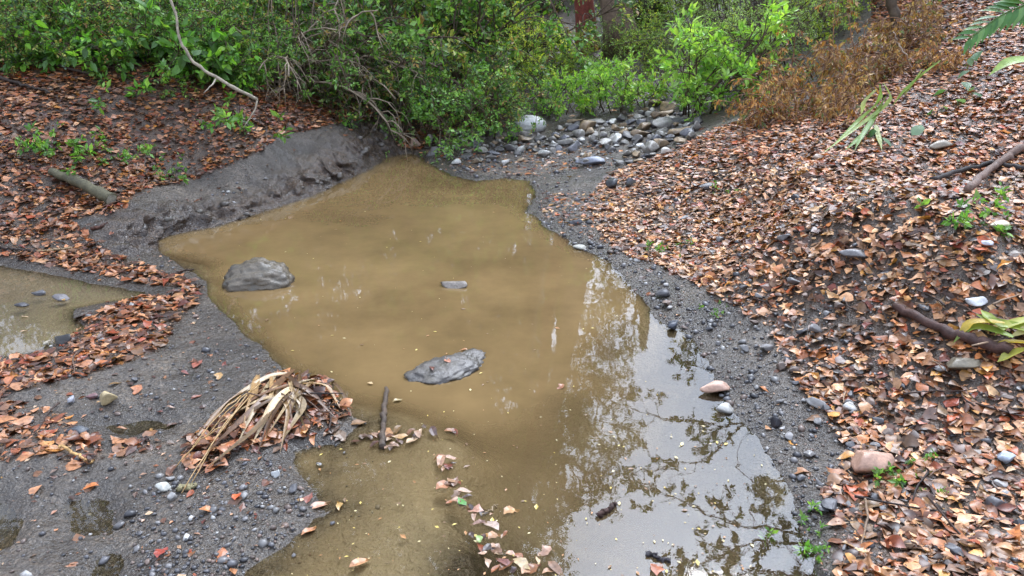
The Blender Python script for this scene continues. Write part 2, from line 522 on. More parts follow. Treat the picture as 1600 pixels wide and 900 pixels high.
def mat_water(name, mud, clear):
    """turbid water: mud colour where it is deep, bottom showing through where it is shallow; r of col is the depth in decimetres"""
    m, nt, p, out = new_mat(name)
    g = N(nt, 'ShaderNodeNewGeometry').outputs['Position']
    at = N(nt, 'ShaderNodeAttribute', attribute_name='col')
    sep = N(nt, 'ShaderNodeSeparateColor'); nt.links.new(at.outputs[0], sep.inputs[0])
    n1 = noise(nt, 1.1, 6, .68, g)
    c = mix(nt, tuple(x * 1.12 for x in mud), tuple(x * .66 for x in mud), maprange(nt, n1.outputs[0], .36, .66, 0, 1))
    nt.links.new(c, p.inputs['Base Color'])
    p.inputs['Roughness'].default_value = .0
    p.inputs['IOR'].default_value = 1.38
    p.inputs['Roughness'].default_value = .008
    n2 = noise(nt, 5.0, 2, .5, g)
    n3 = noise(nt, 60.0, 2, .5, g)
    b = bump(nt, n2.outputs[0], .035, .02)
    b = bump(nt, n3.outputs[0], .008, .004, b)
    nt.links.new(b, p.inputs['Normal'])
    # clear skin over the bottom
    gl = N(nt, 'ShaderNodeBsdfGlossy'); gl.inputs['Roughness'].default_value = .008; nt.links.new(b, gl.inputs['Normal'])
    tr = N(nt, 'ShaderNodeBsdfTransparent'); tr.inputs['Color'].default_value = (.86, .80, .66, 1)
    fr = N(nt, 'ShaderNodeFresnel'); fr.inputs['IOR'].default_value = 1.38; nt.links.new(b, fr.inputs['Normal'])
    s1 = N(nt, 'ShaderNodeMixShader'); nt.links.new(fr.outputs[0], s1.inputs[0]); nt.links.new(tr.outputs[0], s1.inputs[1]); nt.links.new(gl.outputs[0], s1.inputs[2])
    # share of mud seen = 1 - exp(-depth / clear)
    e = N(nt, 'ShaderNodeMath', operation='MULTIPLY'); nt.links.new(sep.outputs[0], e.inputs[0]); e.inputs[1].default_value = -.1 / clear
    cl = N(nt, 'ShaderNodeMath', operation='DIVIDE'); nt.links.new(e.outputs[0], cl.inputs[0]); nt.links.new(maprange(nt, sep.outputs[1], 0, .7, 1, 26), cl.inputs[1]); e = cl
    e2 = N(nt, 'ShaderNodeMath', operation='EXPONENT'); nt.links.new(e.outputs[0], e2.inputs[0])
    s2 = N(nt, 'ShaderNodeMixShader'); nt.links.new(e2.outputs[0], s2.inputs[0]); nt.links.new(p.outputs[0], s2.inputs[1]); nt.links.new(s1.outputs[0], s2.inputs[2])
    nt.links.new(s2.outputs[0], out.inputs['Surface'])
    return m

def mat_leaf(name, rough=.5, trans=.35, mott=.25, scale=60, spec=.4):
    """colour from the mesh (col) times the object colour"""
    m, nt, p, out = new_mat(name)
    g = N(nt, 'ShaderNodeNewGeometry').outputs['Position']
    at = N(nt, 'ShaderNodeAttribute', attribute_name='col')
    oi = N(nt, 'ShaderNodeObjectInfo')
    c = mix(nt, at.outputs[0], oi.outputs['Color'], 1.0, 'MULTIPLY')
    n1 = noise(nt, scale, 3, .6, g)
    c = mix(nt, c, maprange(nt, n1.outputs[0], .3, .7, 1 - mott, 1 + mott), 1.0, 'MULTIPLY')
    nt.links.new(c, p.inputs['Base Color'])
    p.inputs['Roughness'].default_value = rough
    p.inputs['Specular IOR Level'].default_value = spec
    if trans > 0:
        t = N(nt, 'ShaderNodeBsdfTranslucent')
        nt.links.new(mix(nt, c, (1.15, 1.2, .6), 1.0, 'MULTIPLY'), t.inputs['Color'])
        s = N(nt, 'ShaderNodeMixShader'); s.inputs[0].default_value = trans
        nt.links.new(p.outputs[0], s.inputs[1]); nt.links.new(t.outputs[0], s.inputs[2])
        nt.links.new(s.outputs[0], out.inputs['Surface'])
    return m

def mat_rough(name, rough=.6, mott=.4, scale=14, bmp=.4, dist=.01, spec=.4, dirt=None, dirt_lim=(.5, .62)):
    """stone, bark: col times object colour, mottled"""
    m, nt, p, out = new_mat(name)
    tc = N(nt, 'ShaderNodeTexCoord').outputs['Object']
    g = N(nt, 'ShaderNodeNewGeometry').outputs['Position']
    at = N(nt, 'ShaderNodeAttribute', attribute_name='col')
    oi = N(nt, 'ShaderNodeObjectInfo')
    c = mix(nt, at.outputs[0], oi.outputs['Color'], 1.0, 'MULTIPLY')
    n1 = noise(nt, scale, 6, .65, g); n2 = noise(nt, scale * 6, 3, .6, g)
    c = mix(nt, c, maprange(nt, n1.outputs[0], .3, .7, 1 - mott, 1 + mott), 1.0, 'MULTIPLY')
    c = mix(nt, c, maprange(nt, n2.outputs[0], .3, .7, 1 - mott * .5, 1 + mott * .5), 1.0, 'MULTIPLY')
    if dirt is not None:
        n3 = noise(nt, scale * .6, 5, .7, g)
        c = mix(nt, c, dirt, maprange(nt, n3.outputs[0], dirt_lim[0], dirt_lim[1], 0, .85))
    nt.links.new(c, p.inputs['Base Color'])
    nt.links.new(maprange(nt, n1.outputs[0], .3, .7, rough - .15, rough + .15), p.inputs['Roughness'])
    p.inputs['Specular IOR Level'].default_value = spec
    b = bump(nt, n1.outputs[0], bmp, dist); b = bump(nt, n2.outputs[0], bmp * .7, dist * .3, b)
    nt.links.new(b, p.inputs['Normal'])
    return m

M_GROUND = mat_ground()
M_POOL = mat_water('muddy_water', (.150, .097, .042), .03)
M_PUDDLE = mat_water('puddle_water', (.115, .098, .074), .07)
M_LITTER = mat_leaf('dry_leaf', .42, .12, .35, 70, .5)
M_FOLIAGE = mat_leaf('green_leaf', .42, .45, .2, 25, .45)
M_STONE = mat_rough('stone', .5, .35, 16, .4, .012, .5, (.07, .06, .05), (.56, .68))
M_WET = mat_rough('wet_stone', .42, .4, 18, .6, .012, .4, (.07, .06, .045))
M_BARK = mat_rough('bark', .7, .45, 22, .6, .008, .3)
M_PEBBLE = mat_rough('pebble', .42, .3, 40, .2, .004, .5)

# ------------------------------------------------------------------ setting: ground and water
def leaf_regions(u, v, X, Y):
    """how thickly leaves lie at a place of the ground, 0..1 (read off the photograph)"""
    ju = 26 * fbm(X, Y, 2.2, 3, 61) * 2; jv = 14 * fbm(X, Y, 2.2, 3, 71) * 2
    k = np.clip(v / 500, .35, 1.6)
    uu = u + ju * k; vv = v + jv * k
    R = [([(925, 300), (960, 268), (1060, 232), (1120, 205), (1200, 180), (1330, 130), (1400, -120), (5000, -120), (5000, 2600), (1330, 2600), (1310, 1000), (1285, 850),
           (1275, 770), (1330, 700), (1262, 620), (1225, 560), (1200, 510), (1110, 460), (1050, 420), (965, 385), (925, 345)], 1.),
         ([(-2500, 95), (0, 95), (250, 100), (400, 130), (560, 130), (580, 185), (500, 200), (430, 215), (390, 245), (290, 285), (210, 300), (185, 332), (100, 345), (165, 395), (300, 440), (335, 462), (200, 440), (0, 402), (-2500, 402)], .95),
         ([(108, 494), (200, 474), (322, 455), (312, 478), (275, 508), (255, 545), (100, 590), (0, 612), (-2500, 640), (-2500, 565), (0, 562), (90, 540)], 1.),
         ([(-2500, 612), (0, 612), (90, 640), (118, 700), (60, 722), (-2500, 722)], .6),
         ([(285, 725), (292, 690), (375, 640), (425, 585), (500, 575), (542, 640), (490, 680), (400, 700), (320, 745)], 1.),
         ([(596, 185), (760, 172), (800, 196), (700, 212), (660, 238), (600, 225)], 1.),
         ([(700, 245), (760, 225), (950, 225), (960, 262), (830, 276), (720, 268)], .14),
         ([(840, 300), (925, 300), (925, 345), (960, 385), (860, 345)], .25),
         ([(60, 680), (150, 670), (170, 720), (90, 740)], .5), ([(180, 690), (260, 690), (240, 710), (190, 715)], .5)]
    d = np.full(u.shape, .015)
    for poly, a in R:
        d = np.where(in_poly(uu, vv, poly), np.maximum(d, a), d)
    # stony patches on the shore where fewer leaves lie
    for (cx, cy, rx, ry, a) in [(1270, 500, 80, 50, .5), (1330, 440, 50, 20, .3), (1170, 440, 50, 25, .4), (1330, 640, 60, 45, .35), (1500, 640, 60, 15, .5), (1450, 800, 60, 40, .2),
                                (1330, 820, 45, 60, .45), (960, 262, 25, 20, .4), (1480, 215, 80, 15, .35), (280, 262, 40, 22, .75), (40, 320, 60, 20, .4), (60, 385, 90, 12, .5)]:
        d = d * (1 - a * np.exp(-(((uu - cx) / rx) ** 2 + ((vv - cy) / ry) ** 2)))
    return d * (.55 + .9 * np.clip(fbm(X, Y, 4.5, 3, 81) + .5, 0, 1))

CLEAR = [(lv([p])[0], r) for p, r in [((1050, 740), .42), ((1150, 640), .34), ((980, 860), .4), ((1120, 850), .45), ((1060, 570), .3), ((850, 900), .3)]]
def clarity(X, Y):
    """where the silt has settled and the water is clearer"""
    c = np.zeros(X.shape)
    for q, r in CLEAR:
        c = np.maximum(c, np.exp(-((X - q[0]) ** 2 + (Y - q[1]) ** 2) / (r * r)))
    return np.clip(c * (1 + 1.2 * fbm(X, Y, 3, 3, 13)), 0, 1)

def build_ground():
    X = MX.ravel(); Y = MY.ravel(); Z = HZ.ravel().copy()
    n0, n1 = MX.shape
    # undercut of the mud bank: its lip leans out over the water
    cutd = seg_dist(X, Y, CUT, False)
    near = (1 - sstep(.12, .42, cutd)) * (Z > .004)
    gz = np.gradient(HZ, axis=0) / np.gradient(MX, axis=0), np.gradient(HZ, axis=1) / np.gradient(MY, axis=1)
    lean = near * np.clip(Z / .16, 0, 1) * .15
    sal = X * .75 + Y * .66
    knob = .12 * fbm(sal, Z * 1.6, 6, 4, 97) + .09 * fbm(sal, Z, 17, 3, 98)
    lean = lean + near * np.clip(Z / .06, 0, 1) * knob
    mid = lv([(470, 390)])[0]
    dx = mid[0] - X; dy = mid[1] - Y; L = np.hypot(dx, dy)
    rough = 1 + 1.6 * fbm(X, Y, 9, 3, 91)
    V = np.stack([X + dx / L * lean * rough, Y + dy / L * lean * rough, Z], -1)
    u, v, dep = project(V)
    lit = np.where(dep > .5, leaf_regions(u, v, X, Y), .9)
    lit = np.where((np.hypot(X, Y) > 9.5), np.where(np.abs(X - 1.5) < 2.5, .35, .95), lit)
    cutf = 1 - sstep(.15, .4, cutd)
    lit = lit * (1 - .9 * cutf) + .85 * cutf * np.clip(fbm(X, Y, 3, 3, 99) + .8, 0, 1)
    dpool = np.minimum(sdf(X, Y, POOL), sdf(X, Y, PUDDLE))
    dsm = np.min([sdf(X, Y, P_) for P_ in SMALLS], axis=0)
    wet = np.clip(np.exp(-np.maximum(dpool, 0) / .22) + .8 * np.exp(-np.maximum(dsm, 0) / .06) + .42 + 1.3 * fbm(X, Y, 1.9, 4, 95), 0, 1) * (1 - .1 * cutf)
    clar = clarity(X, Y)
    silt = np.where(dpool < .0, 1., .0) * np.clip(-Z / .02, 0, 1) * np.clip(1 - 1.7 * clar, 0, 1)
    col = np.stack([np.clip(lit * 1.2, 0, 1), wet, np.clip(silt, 0, 1)], -1)
    i = np.arange(n0 - 1)[:, None] * n1 + np.arange(n1 - 1)[None]
    q = np.stack([i, i + n1, i + n1 + 1, i + 1], -1).reshape(-1, 4)
    o = link('ground', Geo().add(V, q, col).mesh('ground', M_GROUND))
    tag(o, 'dark wet mud and soil banks around the brown pool', None, None, 'structure')

def build_water(name, poly, level, step, mat, label, margin=.25):
    lo = poly.min(0) - margin; hi = poly.max(0) + margin
    xs = np.arange(lo[0], hi[0], step); ys = np.arange(lo[1], hi[1], step)
    X, Y = np.meshgrid(xs, ys, indexing='ij')
    Xf, Yf = X.ravel(), Y.ravel()
    keep = (sdf(Xf, Yf, poly) < margin).reshape(X.shape)
    dep = np.maximum(level - ground(Xf, Yf), 0) * 10
    V = np.stack([Xf, Yf, np.full(Xf.shape, level)], -1)
    n1 = X.shape[1]
    i = np.arange(X.shape[0] - 1)[:, None] * n1 + np.arange(n1 - 1)[None]
    q = np.stack([i, i + n1, i + n1 + 1, i + 1], -1)
    ok = keep[:-1, :-1] & keep[1:, :-1] & keep[1:, 1:] & keep[:-1, 1:]
    q = q[ok]
    used = np.unique(q); rm = np.full(len(V), -1); rm[used] = np.arange(len(used))
    o = link(name, Geo().add(V[used], rm[q], np.stack([dep, clarity(Xf, Yf), dep * 0], -1)[used]).mesh(name, mat))
    return tag(o, label, None, None, 'structure')

build_ground()
build_water('pool_water', POOL, 0.0, .03, M_POOL, 'opaque brown muddy water of the creek pool')
build_water('puddle_water', PUDDLE, 0.0, .03, M_PUDDLE, 'shallow silty puddle at the edge of the mud', .12)
for P_ in SMALLS:
    build_water('puddle_water', P_, 0.0, .02, M_PUDDLE, 'small puddle of brown water in the churned mud', .08)

# ------------------------------------------------------------------ leaf litter
def srgb(*c):
    return np.array([((x / 255 + .055) / 1.055) ** 2.4 if x > 10 else x / 255 / 12.92 for x in c])
LPAL = np.array([srgb(196, 150, 112), srgb(178, 118, 74), srgb(150, 92, 56), srgb(108, 70, 50), srgb(78, 54, 44), srgb(206, 164, 134),
                 srgb(160, 82, 48), srgb(190, 140, 70), srgb(132, 104, 84), srgb(214, 178, 140), srgb(120, 58, 42), srgb(170, 128, 100)])
LW = np.array([.15, .14, .12, .12, .09, .12, .05, .05, .08, .06, .02, .12]); LW = LW / LW.sum()

def litter():
    n = 470000
    # candidates: even over the ground in view
    X = rng.uniform(-7.5, 8.5, n); Y = rng.uniform(.3, 11.5, n)
    Z = ground(X, Y)
    u, v, dep = project(np.stack([X, Y, Z], -1))
    d = leaf_regions(u, v, X, Y)
    ok = (dep > .3) & (u > -900) & (u < 2700) & (v < 2200) & (v > -60) & (Z > .006) & (rng.uniform(0, 1, n) < d * .98)
    ok &= (seg_dist(X, Y, CUT, False) > .14 + .32 * fbm(X, Y, 5, 2, 6)) | (rng.uniform(0, 1, n) < .08) | (Y < 4.3)
    X, Y, Z, u, v, dep, d = (a[ok] for a in (X, Y, Z, u, v, dep, d))
    m = len(X)
    nrm = ground_n(X, Y)
    size = np.clip(rng.lognormal(math.log(.039), .52, m), .012, .085)
    nn = unit(nrm + rng.normal(0, .18, (m, 3)))
    ang = rng.uniform(0, 2 * np.pi, m)
    A = np.stack([np.cos(ang), np.sin(ang), rng.normal(0, .12, m)], -1)
    lift = rng.uniform(.002, .015, m) * np.clip(d * 1.3, .15, 1)
    P = np.stack([X, Y, Z], -1) + nrm * lift[:, None]
    kind = rng.choice(len(DRY), m, p=[.21, .2, .11, .2, .035, .025, .14, .08])
    kind = np.where((size > .06) & ((kind == 6) | (kind == 4) | (kind == 5)), rng.choice([0, 1, 2, 3], m), kind)
    ci = rng.choice(len(LPAL), m, p=LW)
    C = LPAL[ci] * rng.uniform(.6, 1.15, (m, 1)) * .90 * np.array([1.06, .93, .74])
    # lower layers are darker, soaked leaves
    C = C * np.where(rng.uniform(0, 1, (m, 1)) < .34, .38, 1)
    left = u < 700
    C[left] = C[left] * np.array([.74, .63, .58])  # shade on the left-hand litter, put into the leaf colour
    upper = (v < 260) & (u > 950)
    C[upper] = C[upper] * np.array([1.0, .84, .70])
    px = size / dep * F_PX
    inside = (u > 10) & (u < 1590) & (v > 10) & (v < 890)
    order = np.argsort(-(px * inside * (lift / .03 + .4)))
    big = np.zeros(m, bool); big[order[:300]] = True
    g = Geo()
    far = (dep > 5.5) | (u < -200) | (u > 1800) | (v > 1100)
    for k in range(len(DRY)):
        for sel, tpl in (((kind == k) & ~big & ~far, DRY[k]), ((kind == k) & ~big & far, LEAF if k % 2 else leaf_tpl(1, .55, -.5))):
            if sel.any():
                V, F = scatter(tpl, P[sel] - unit(A[sel]) * size[sel, None] * .5, A[sel], nn[sel], np.stack([size[sel] * rng.uniform(.8, 1.35, sel.sum()), size[sel], size[sel]], -1))
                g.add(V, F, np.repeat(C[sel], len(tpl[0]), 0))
    o = link('leaf_litter', g.mesh('leaf_litter', M_LITTER, False))
    tag(o, 'brown fallen leaves carpeting the banks', 'leaf litter', None, 'stuff')
    print('litter', m, 'big', big.sum())
    hi = [leaf_tpl(7, .42, .3, .12, 1.2, .4, .10, 1), leaf_tpl(7, .5, -.2, -.14, .8, -.5, .12, 2), leaf_tpl(7, .36, .55, .22, 1.5, .8, .12, 3), leaf_tpl(7, .56, .12, .10, 1.6, .3, .14, 4),
          leaf_tpl(7, .46, .25, -.1, 1, -.3, .12, 5), leaf_tpl(6, .52, -.15, .2, 1, .5, .15, 6), leaf_tpl(6, .5, -.25, .15, .8, .6, .15, 7), leaf_tpl(7, .3, .7, -.25, 1.2, -.9, .12, 8)]
    protos = [Geo().add(t[0] - np.array([0, .5, 0]), t[1]).mesh('fallen_leaf', M_LITTER, True) for t in hi]
    for i in np.where(big)[0]:
        ob = link('fallen_leaf', protos[kind[i]])
        a = unit(A[i]); nz = unit(nn[i] - (nn[i] @ a) * a); b = np.cross(a, nz)
        Mx = Matrix([[b[0], a[0], nz[0], 0], [b[1], a[1], nz[1], 0], [b[2], a[2], nz[2], 0], [0, 0, 0, 1]])
        ob.matrix_world = Matrix.Translation(P[i]) @ Mx @ Matrix.Diagonal((size[i] * 1.1, size[i], size[i], 1))
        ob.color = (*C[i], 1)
        if u[i] > 900:
            tag(ob, 'dry brown leaf lying in the litter of the shore beside the sky reflection', 'leaf', 'fallen leaves on the stony shore')
        else:
            tag(ob, 'dry brown leaf lying on the dark mud beside the puddles', 'leaf', 'fallen leaves on the muddy flat')
litter()

def crumbs():
    n = 70000
    Y = 1.3 + 8.5 * rng.uniform(0, 1, n) ** 1.4; X = rng.uniform(-1, 1, n) * (1.2 + .75 * Y)
    Z = ground(X, Y)
    u, v, dep = project(np.stack([X, Y, Z], -1))
    d = np.maximum(leaf_regions(u, v, X, Y), .13 + .5 * np.clip(fbm(X, Y, 3.2, 4, 131), 0, 1)) * np.where(seg_dist(X, Y, CUT, False) < .3, .25, 1)
    ok = (u > -60) & (u < 1660) & (v < 960) & (Z > .004) & (rng.uniform(0, 1, n) < d * .75)
    X, Y, Z = X[ok], Y[ok], Z[ok]; m = len(X)
    a = rng.uniform(0, 6.28, m); nrm = unit(ground_n(X, Y) + rng.normal(0, .35, (m, 3)))
    s = np.clip(rng.lognormal(math.log(.014), .45, m), .006, .035)
    C = LPAL[rng.choice(len(LPAL), m, p=LW)] * rng.uniform(.3, .95, (m, 1)) * .85
    t = leaf_tpl(1, .6, .4)
    V, F = scatter(t, np.stack([X, Y, Z + .003], -1), np.stack([np.cos(a), np.sin(a), a * 0], -1), nrm, np.stack([s * rng.uniform(.4, 1.3, m), s, s], -1))
    o = link('leaf_crumbs', Geo().add(V, F, np.repeat(C, len(t[0]), 0)).mesh('leaf_crumbs', M_LITTER, False))
    tag(o, 'broken leaf crumbs strewn over mud and shore', 'leaf crumbs', None, 'stuff')
crumbs()

# ------------------------------------------------------------------ gravel and stones
PPAL = np.array([srgb(92, 90, 92), srgb(120, 116, 114), srgb(70, 68, 70), srgb(150, 146, 142), srgb(128, 108, 96), srgb(104, 88, 78), srgb(190, 186, 180), srgb(60, 58, 60)])
PW = np.array([.22, .18, .18, .1, .1, .1, .04, .08])

def gravel_regions(u, v, X, Y):
    d = np.full(u.shape, .04)
    R = [([(835, 285), (925, 300), (960, 385), (1060, 425), (1120, 465), (1210, 515), (1240, 570), (1270, 630), (1340, 700), (1280, 770), (1290, 850), (1320, 1000), (1290, 1000),
           (1240, 800), (1190, 690), (1110, 600), (1080, 530), (1000, 470), (940, 410), (840, 345)], .8),
         ([(1120, 440), (1300, 400), (1400, 470), (1330, 560), (1340, 660), (1260, 640), (1200, 520)], .55),
         ([(960, 380), (1600, 300), (1700, 900), (1300, 900), (1250, 600)], .14),
         ([(690, 250), (760, 215), (980, 215), (960, 262), (830, 280), (720, 282)], .9),
         ([(200, 760), (430, 715), (500, 800), (430, 850), (380, 900), (330, 1000), (200, 900)], .75),
         ([(100, 610), (300, 540), (410, 550), (330, 640), (150, 660)], .2),
         ([(0, 720), (200, 700), (220, 900), (0, 900)], .12),
         ([(190, 345), (320, 300), (420, 270), (420, 320), (230, 370)], .3)]
    for poly, a in R:
        d = np.where(in_poly(u, v, poly), np.maximum(d, a), d)
    return d * (.4 + 1.2 * np.clip(fbm(X, Y, 5, 3, 101) + .5, 0, 1))

def gravel():
    n = 90000
    # more candidates near the eye: r ~ uniform
    Y = 1.3 + 8.2 * rng.uniform(0, 1, n) ** 1.5; X = rng.uniform(-1, 1, n) * (1.2 + .75 * Y)
    Z = ground(X, Y)
    u, v, dep = project(np.stack([X, Y, Z], -1))
    d = gravel_regions(u, v, X, Y)
    ok = (u > -60) & (u < 1660) & (v < 960) & (Z > -.012) & (rng.uniform(0, 1, n) < d)
    X, Y, Z, u, v, dep = (a[ok] for a in (X, Y, Z, u, v, dep))
    m = len(X)
    s = np.clip(rng.lognormal(math.log(.0062), .55, m), .003, .026) * (.75 + .09 * dep)
    g = Geo()
    a = rng.uniform(0, 6.28, m)
    A = np.stack([np.cos(a), np.sin(a), rng.normal(0, .15, m)], -1)
    NN = unit(np.array([0, 0, 1.]) + rng.normal(0, .25, (m, 3)))
    C = PPAL[rng.choice(len(PPAL), m, p=PW)] * rng.uniform(.55, 1.1, (m, 1)) * .75
    P = np.stack([X, Y, Z + s * .18], -1)
    S3 = np.stack([s * rng.uniform(.6, 1, m), s, s * rng.uniform(.35, .75, m)], -1)
    tp = [rock_tpl(1, 200 + i, 4, .05) for i in range(4)]
    k = rng.integers(0, 4, m)
    for i in range(4):
        sel = (k == i) & (s / dep * F_PX > 3.2)
        if sel.any():
            V, F = scatter(tp[i], P[sel], A[sel], NN[sel], S3[sel]); g.add(V, F, np.repeat(C[sel], len(tp[i][0]), 0))
        t0 = ico(1) if False else None
        sel = (k == i) & ~(s / dep * F_PX > 3.2)
        if sel.any():
            import_v = np.array([(1, 0, 0), (-1, 0, 0), (0, 1, 0), (0, -1, 0), (.1, 0, 1), (0, .1, -1), (.7, .6, .4), (-.7, -.6, .5)])
            f = np.array([(0, 2, 4), (2, 1, 4), (1, 3, 4), (3, 0, 4), (2, 0, 5), (1, 2, 5), (3, 1, 5), (0, 3, 5)])
            V, F = scatter((import_v[:6] * (1, 1, .9), [f]), P[sel], A[sel], NN[sel], S3[sel]); g.add(V, F, np.repeat(C[sel], 6, 0))
    o = link('gravel', g.mesh('gravel', M_PEBBLE, True))
    tag(o, 'grey gravel and small pebbles along the water edge', 'gravel', None, 'stuff')
    print('gravel', m)
gravel()

ROCKS = [Geo().add(*rock_tpl(3, 300 + i, 7 + 2 * (i % 4), .05 + .02 * (i % 3))).mesh('stone', M_STONE) for i in range(8)]
WROCKS = []
for me in ROCKS:
    c = me.copy(); c.materials.clear(); c.materials.append(M_WET); WROCKS.append(c)

def stone(p, size, color, label, k=0, rz=0., sink=.3, tilt=(0, 0), name='stone', cat='stone', group=None, wet=False):
    """size = half extents; sits sunk by a share of its height"""
    o = link(name, (WROCKS if wet else ROCKS)[k % 8])
    o.location = (p[0], p[1], p[2] + size[2] * (1 - 2 * sink))
    o.rotation_euler = (tilt[0], tilt[1], rz); o.scale = size
    o.color = (*color, 1)
    return tag(o, label, cat, group)

def px_size(p):
    return np.linalg.norm(p - EYE) / F_PX * 1.0     # metres per pixel there

# stones of the creek bed behind the pool
def creek_bed():
    placed = []
    poly = [(662, 246), (668, 222), (700, 212), (760, 205), (800, 192), (870, 196), (930, 190), (1000, 176), (1035, 150), (1075, 158), (1100, 190), (1090, 215), (1040, 240), (985, 258), (930, 262), (860, 266), (780, 268), (715, 262), (690, 250)]
    tries = 0
    pal = [(srgb(142, 136, 128), 'grey'), (srgb(86, 82, 80), 'dark'), (srgb(200, 196, 188), 'pale grey'), (srgb(142, 120, 94), 'brownish'), (srgb(100, 98, 102), 'dark')]
    while len(placed) < 300 and tries < 12000:
        tries += 1
        x = rng.uniform(655, 1105); y = rng.uniform(145, 258)
        if not in_poly(np.array([x]), np.array([y]), poly)[0]: continue
        if y > 240 and x < 960 and rng.uniform() < .5: continue
        p = gpos(x, y, 0.)
        if abs(x - 828) < 34 and y < 212: continue
        r = float(np.clip(rng.lognormal(math.log(.054), .42), .028, .13))
        if x < 790 or y > 238: r *= .72
        if any((p[0] - q[0]) ** 2 + (p[1] - q[1]) ** 2 < (.62 * (r + s)) ** 2 for q, s in placed): continue
        placed.append((p, r))
        c, cn = pal[rng.choice(5, p=[.36, .25, .08, .17, .14])]
        stone(p, (r * rng.uniform(1, 1.35), r * rng.uniform(.6, 1.0), r * rng.uniform(.35, .75)), c * rng.uniform(.7, 1.0),
              cn + ' stone among the rubble of the creek bed behind the pool', rng.integers(8), rng.uniform(0, 6.28), .2, (rng.normal(0, .2), rng.normal(0, .2)),
              group='stones of the creek bed, ' + cn, wet=rng.uniform() < .35)
    print('creek stones', len(placed))
creek_bed()

def at_px(x, y, wpx, hpx, color, label, k=0, rz=0., ratio=.75, sink=.25, tilt=(0, 0), floor=None, wet=False, name='stone', cat='stone', flat=None):
    """stone seen at x, y (its foot), wpx wide and hpx high in the photograph"""
    p = gpos(x, y, floor)
    d = (p - EYE) @ FWD
    a = wpx / F_PX * d / 2 / .92
    c = (hpx / F_PX * d / 2) if flat is None else flat * a
    return stone(p, (a, a * ratio, c), color, label, k, rz, sink, tilt, name, cat, None, wet)

at_px(712, 447, 50, 14, srgb(120, 110, 100) * .8, 'small stone just breaking the surface in mid-pool', 4, .2, .55, .30, (.0, .08), 0., True)
at_px(1050, 514, 34, 18, srgb(74, 76, 84) * .8, 'dark slate block at the water edge', 3, .1, .6, .2, (0, 0), 0., True)
at_px(1122, 610, 62, 22, srgb(176, 142, 122) * .85, 'flat pinkish stone at the water edge', 5, .35, .5, .25, (0, .05), 0.)
at_px(1135, 640, 34, 20, srgb(170, 166, 158) * .85, 'pale grey stone beside the flat pinkish one', 6, .5, .7, .3, (0, 0), 0.)
at_px(1353, 732, 74, 52, srgb(176, 138, 116) * .75, 'rounded pink stone bedded in leaf litter', 7, .25, .8, .22)
at_px(1568, 722, 44, 20, srgb(160, 168, 178) * .8, 'blue-grey slate chip on the litter at the picture edge', 3, -.5, .6, .1, (.1, .2))
at_px(1555, 792, 28, 24, srgb(96, 92, 92) * .8, 'round dark grey stone in the litter', 0, .5, .9, .25)
at_px(1213, 666, 26, 20, srgb(48, 46, 50) * .8, 'black wet pebble beside the water', 1, .5, .85, .15, wet=True)
at_px(1338, 406, 52, 18, srgb(118, 114, 112) * .85, 'flat grey stone on the leafy shore', 5, -.1, .55, .15, (0, .1))
at_px(1328, 640, 28, 16, srgb(190, 186, 178) * .75, 'white stone beside the gravel patch', 6, .4, .8, .2)
at_px(1525, 475, 32, 16, srgb(208, 206, 204) * .85, 'white stone above the broken branch', 4, .3, .8, .2)
at_px(1556, 362, 30, 22, srgb(196, 184, 150) * .85, 'cream stone by the mossy clump', 2, .1, .8, .15)
at_px(1540, 385, 26, 12, srgb(190, 190, 196) * .85, 'pale chip below the cream stone', 3, .6, .8, .2)
at_px(1500, 572, 64, 26, srgb(112, 102, 84) * .8, 'olive-grey stone under the green straps', 7, .15, .6, .25)
at_px(1470, 232, 54, 16, srgb(140, 128, 110) * .8, 'long flat stone on the earth slope', 5, .5, .5, .2)
at_px(1280, 250, 22, 14, srgb(176, 158, 140) * .8, 'small tan stone high on the shore', 6, .5, .8, .2)
at_px(955, 296, 34, 22, srgb(72, 72, 74) * .8, 'dark wet stone at the end of the litter bank', 3, .9, .6, .15, wet=True)
at_px(985, 290, 30, 16, srgb(84, 84, 88) * .8, 'dark flat stone next to the wet one', 1, .3, .6, .15, wet=True)
at_px(1102, 296, 30, 14, srgb(84, 80, 80) * .8, 'dark stone half hidden in leaves', 2, .3, .7, .2)
at_px(900, 350, 26, 10, srgb(66, 66, 70) * .8, 'thin dark stone on the grey shore', 4, .3, .5, .2, wet=True)
at_px(908, 388, 26, 9, srgb(150, 146, 134) * .8, 'pale flat stone at the waterline', 6, .2, .6, .3, (0, 0), 0.)
at_px(1042, 240, 20, 12, srgb(206, 198, 186) * .85, 'white stone at the foot of the leafy shore', 0, .2, .8, .15)
at_px(930, 256, 60, 16, srgb(140, 142, 150) * .8, 'long pale stone at the edge of the creek bed', 5, .1, .4, .25)
at_px(648, 232, 34, 22, srgb(150, 116, 92) * .8, 'reddish brown stone at the head of the pool', 1, .1, .8, .15)
at_px(60, 462, 22, 12, srgb(104, 102, 104) * .8, 'grey stone in the puddle, farthest of three', 2, .1, .7, .2, (0, 0), 0., True)
at_px(98, 468, 28, 13, srgb(110, 104, 104) * .8, 'stone in the puddle with a leaf caught behind it', 6, .2, .7, .2, (0, 0), 0., True)
at_px(38, 479, 28, 8, srgb(72, 70, 72) * .8, 'thin dark stone in the puddle', 5, .0, .6, .2, (0, 0), 0., True)
at_px(102, 535, 36, 20, srgb(50, 46, 44) * .8, 'black clod at the puddle edge', 4, .2, .7, .2, (0, 0), 0., True)
at_px(74, 540, 18, 10, srgb(170, 160, 140) * .8, 'small pale stone at the puddle edge', 3, .4, .7, .2, (0, 0), 0.)
at_px(172, 632, 26, 26, srgb(158, 140, 104) * .85, 'tan angular stone on the grey mud', 0, .8, .85, .12)
